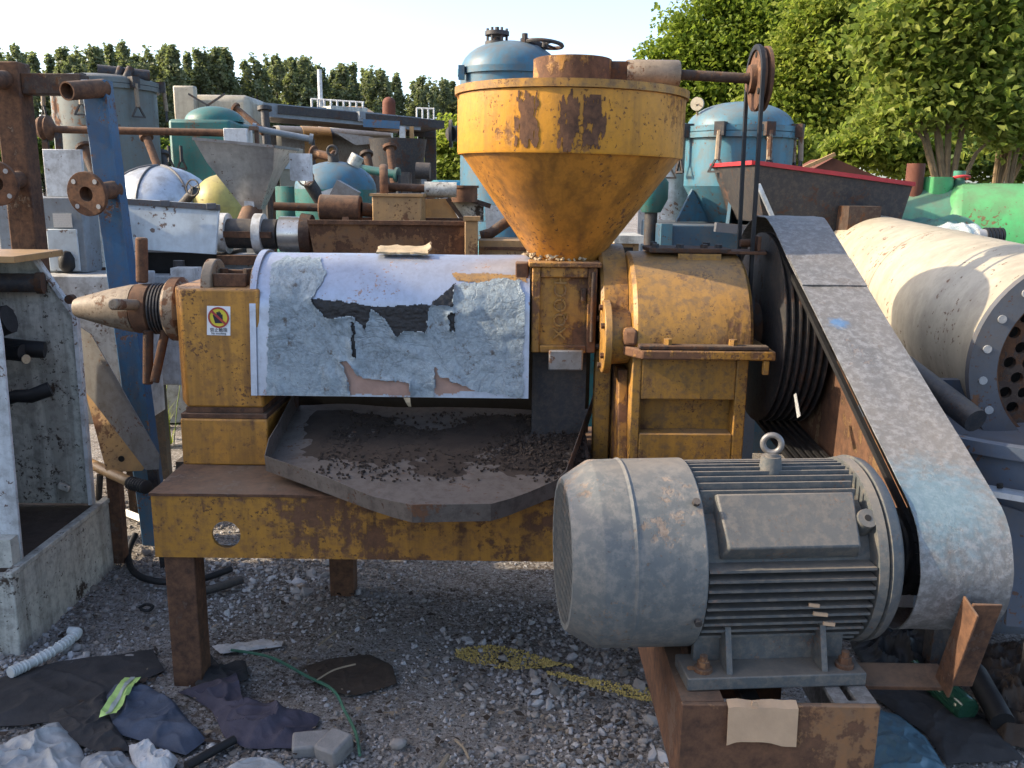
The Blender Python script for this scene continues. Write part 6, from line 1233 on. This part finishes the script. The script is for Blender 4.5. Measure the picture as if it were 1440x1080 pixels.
tree('green_tree', 'bright bushy tree over the red rimmed trough', 1180, 12.5, [(1100,130,48),(1150,80,55),(1190,150,62),(1130,185,48),(1215,70,60),(1170,20,55),(1245,180,50),(1235,120,50)], 36000, .068, 'leaf_b', .10, cl=.26)
tree('green_tree', 'shaded bushy tree filling the gap behind the broad leaved trunk', 1290, 14, [(1270,20,80),(1330,80,80),(1300,150,70),(1390,130,80),(1420,30,90),(1350,190,60),(1450,190,60)], 32000, .09, 'leaf_a', .13, cl=.34)
tree('broadleaf_tree', 'broad leaved tree with a pale bent trunk behind the green tank', 1328, 7.8, [(1290,90,48),(1335,60,50),(1260,150,36),(1310,150,42),(1370,120,50),(1390,40,55),(1330,0,55),(1410,180,34),(1280,30,45),(1400,-30,60),(1240,60,30)], 17000, .068, 'leaf_big', .065, 'bark', cl=.26, per=55, lean=.1)
tree('broadleaf_tree', 'broad leaved tree with a straight tan trunk at the green tank end', 1402, 8.3, [(1420,80,50),(1450,130,50),(1440,20,55),(1475,60,60),(1420,190,28),(1490,170,50)], 11000, .07, 'leaf_big', .062, 'bark', cl=.26, per=55)
tree('broadleaf_tree', 'slim second tan trunk growing close beside the straight one', 1418, 8.0, [(1440,160,36),(1460,100,40),(1432,130,26)], 2600, .068, 'leaf_big', .05, 'bark', cl=.22, per=55)
for px, Y, bl, lab in ((1090,11.5,[(1070,205,30),(1110,215,26),(1050,225,22)],'low leafy shrub behind the light blue tank'),(1210,10.5,[(1190,220,30),(1230,205,36),(1265,225,30)],'low leafy shrub behind the rusty gabled box'),(1360,10.5,[(1330,215,34),(1380,225,32),(1430,220,36),(1290,220,28)],'shady shrub behind the green tank nozzles')):
    tree('leafy_shrub', lab, px, Y, bl, 4200, .075, 'leaf_b' if px < 1300 else 'leaf_dk', .0, cl=.2)
tree('leafy_shrub', 'bright yellow green shrub glowing between platform and hopper', 625, 20, [(625,200,18),(632,235,24),(618,235,20),(612,255,18),(640,180,14)], 7000, .10, 'leaf_b', .0, cl=.22)
tree('leafy_shrub', 'dark hedge growing across the yard edge behind the tanks', 230, 30, [(-20,215,26),(40,215,26),(100,213,24),(160,212,24),(220,210,22),(280,210,20),(340,212,22),(400,212,22),(460,215,20),(520,215,20),(575,215,20),(650,215,22),(720,215,22)], 16000, .16, 'leaf_dk', .0, cl=.4)
tree('green_tree', 'tall dark tree closing the background behind the bright ones', 1150, 24, [(990,100,55),(1060,40,75),(1140,0,80),(1220,60,80),(1060,150,70),(1150,120,80),(1300,20,90),(1400,60,90),(1300,140,80),(1410,150,80),(960,170,50),(1080,210,50),(1200,210,50),(1320,210,50),(1430,215,50)], 26000, .17, 'leaf_dk', .2, cl=.5)
tree('leafy_shrub', 'dark hedge far behind the blue tanks at the right yard edge', 860, 26, [(790,215,24),(850,215,24),(910,215,26),(960,210,26)], 6000, .16, 'leaf_dk', .0, cl=.4)
# poplar row
PH = 11.0; variants = []
for k in range(4):
    pv = thing('poplar_tree', 'slender columnar poplar in the long far row of poplars', 'tree', (0,0,0), 'poplars in the far row')
    MB().tube([V((0,0,-.1)), V((.05,0,4)), V((0,.03,9.6))], [.16,.11,.03], 7).build('trunk', M['bark_dk'], pv)
    nc = 75; zc = 1.4+9.4*rng.random(nc)**.85; fc_ = (zc-1.4)/9.6; ac = rng.uniform(0,6.28,nc); rc_ = (.95+.12*k)*np.clip(1.7*np.clip(fc_+.02,0,1)**.4*(1-fc_)**.65,.03,1.0)*rng.random(nc)**.6
    pts_ = (np.stack([rc_*np.cos(ac), rc_*np.sin(ac), zc],1)[:,None,:]+np.clip(rng.normal(size=(nc,48,3)),-1.8,1.8)*np.array([.20,.20,.48])*((.7+.5*rng.random(nc))*(1-.55*fc_))[:,None,None]).reshape(-1,3)
    ve, fc = leaf_mesh(pts_, .24, .1); o = npmesh('crown', ve, fc, M['leaf_pop_hazed']); o.parent = pv; variants.append(pv)
tops = [(-150,72),(-120,69),(-90,66),(-55,72),(-25,70),(-2,68),(20,65),(45,75),(75,66),(100,68),(135,68),(160,64),(176,58),(200,66),(222,67),(248,66),(274,68),(290,70),(302,68),(314,70),(330,75),(360,77),(386,78),(404,82),(421,79),(440,84),(456,93),(478,91),(500,89),(518,93),(535,100),(560,104),(584,107),(601,111),(622,113),(641,116),(664,120),(690,122),(722,126),(752,129)]
tops = tops + [((a_[0]+b_[0])/2+4*math.sin(k_*2.3), max(a_[1],b_[1])+5+5*math.sin(k_*1.7)) for k_, (a_, b_) in enumerate(zip(tops[:-1], tops[1:]))]
for i, (px, py) in enumerate(tops):
    Y = 58+(i % 40)*.85+(i % 3)*1.2+(7 if i >= 40 else 0); tp_ = P(px, py, Y); src = variants[(i*7) % 4]
    c = src if i < 4 and False else clone(src); s = tp_.z/PH
    c.location = (tp_.x, Y, 0); wv_ = 1.0+.45*((i*37) % 11)/11; c.scale = (s*wv_, s*wv_, s); c.rotation_euler = (R(2)*math.sin(i*2.1),R(2.2)*math.sin(i*3.7),i*1.3); ORG[c.name] = c.location.copy()
for v_ in variants:
    for ch in list(v_.children): bpy.data.objects.remove(ch)
    bpy.data.objects.remove(v_)
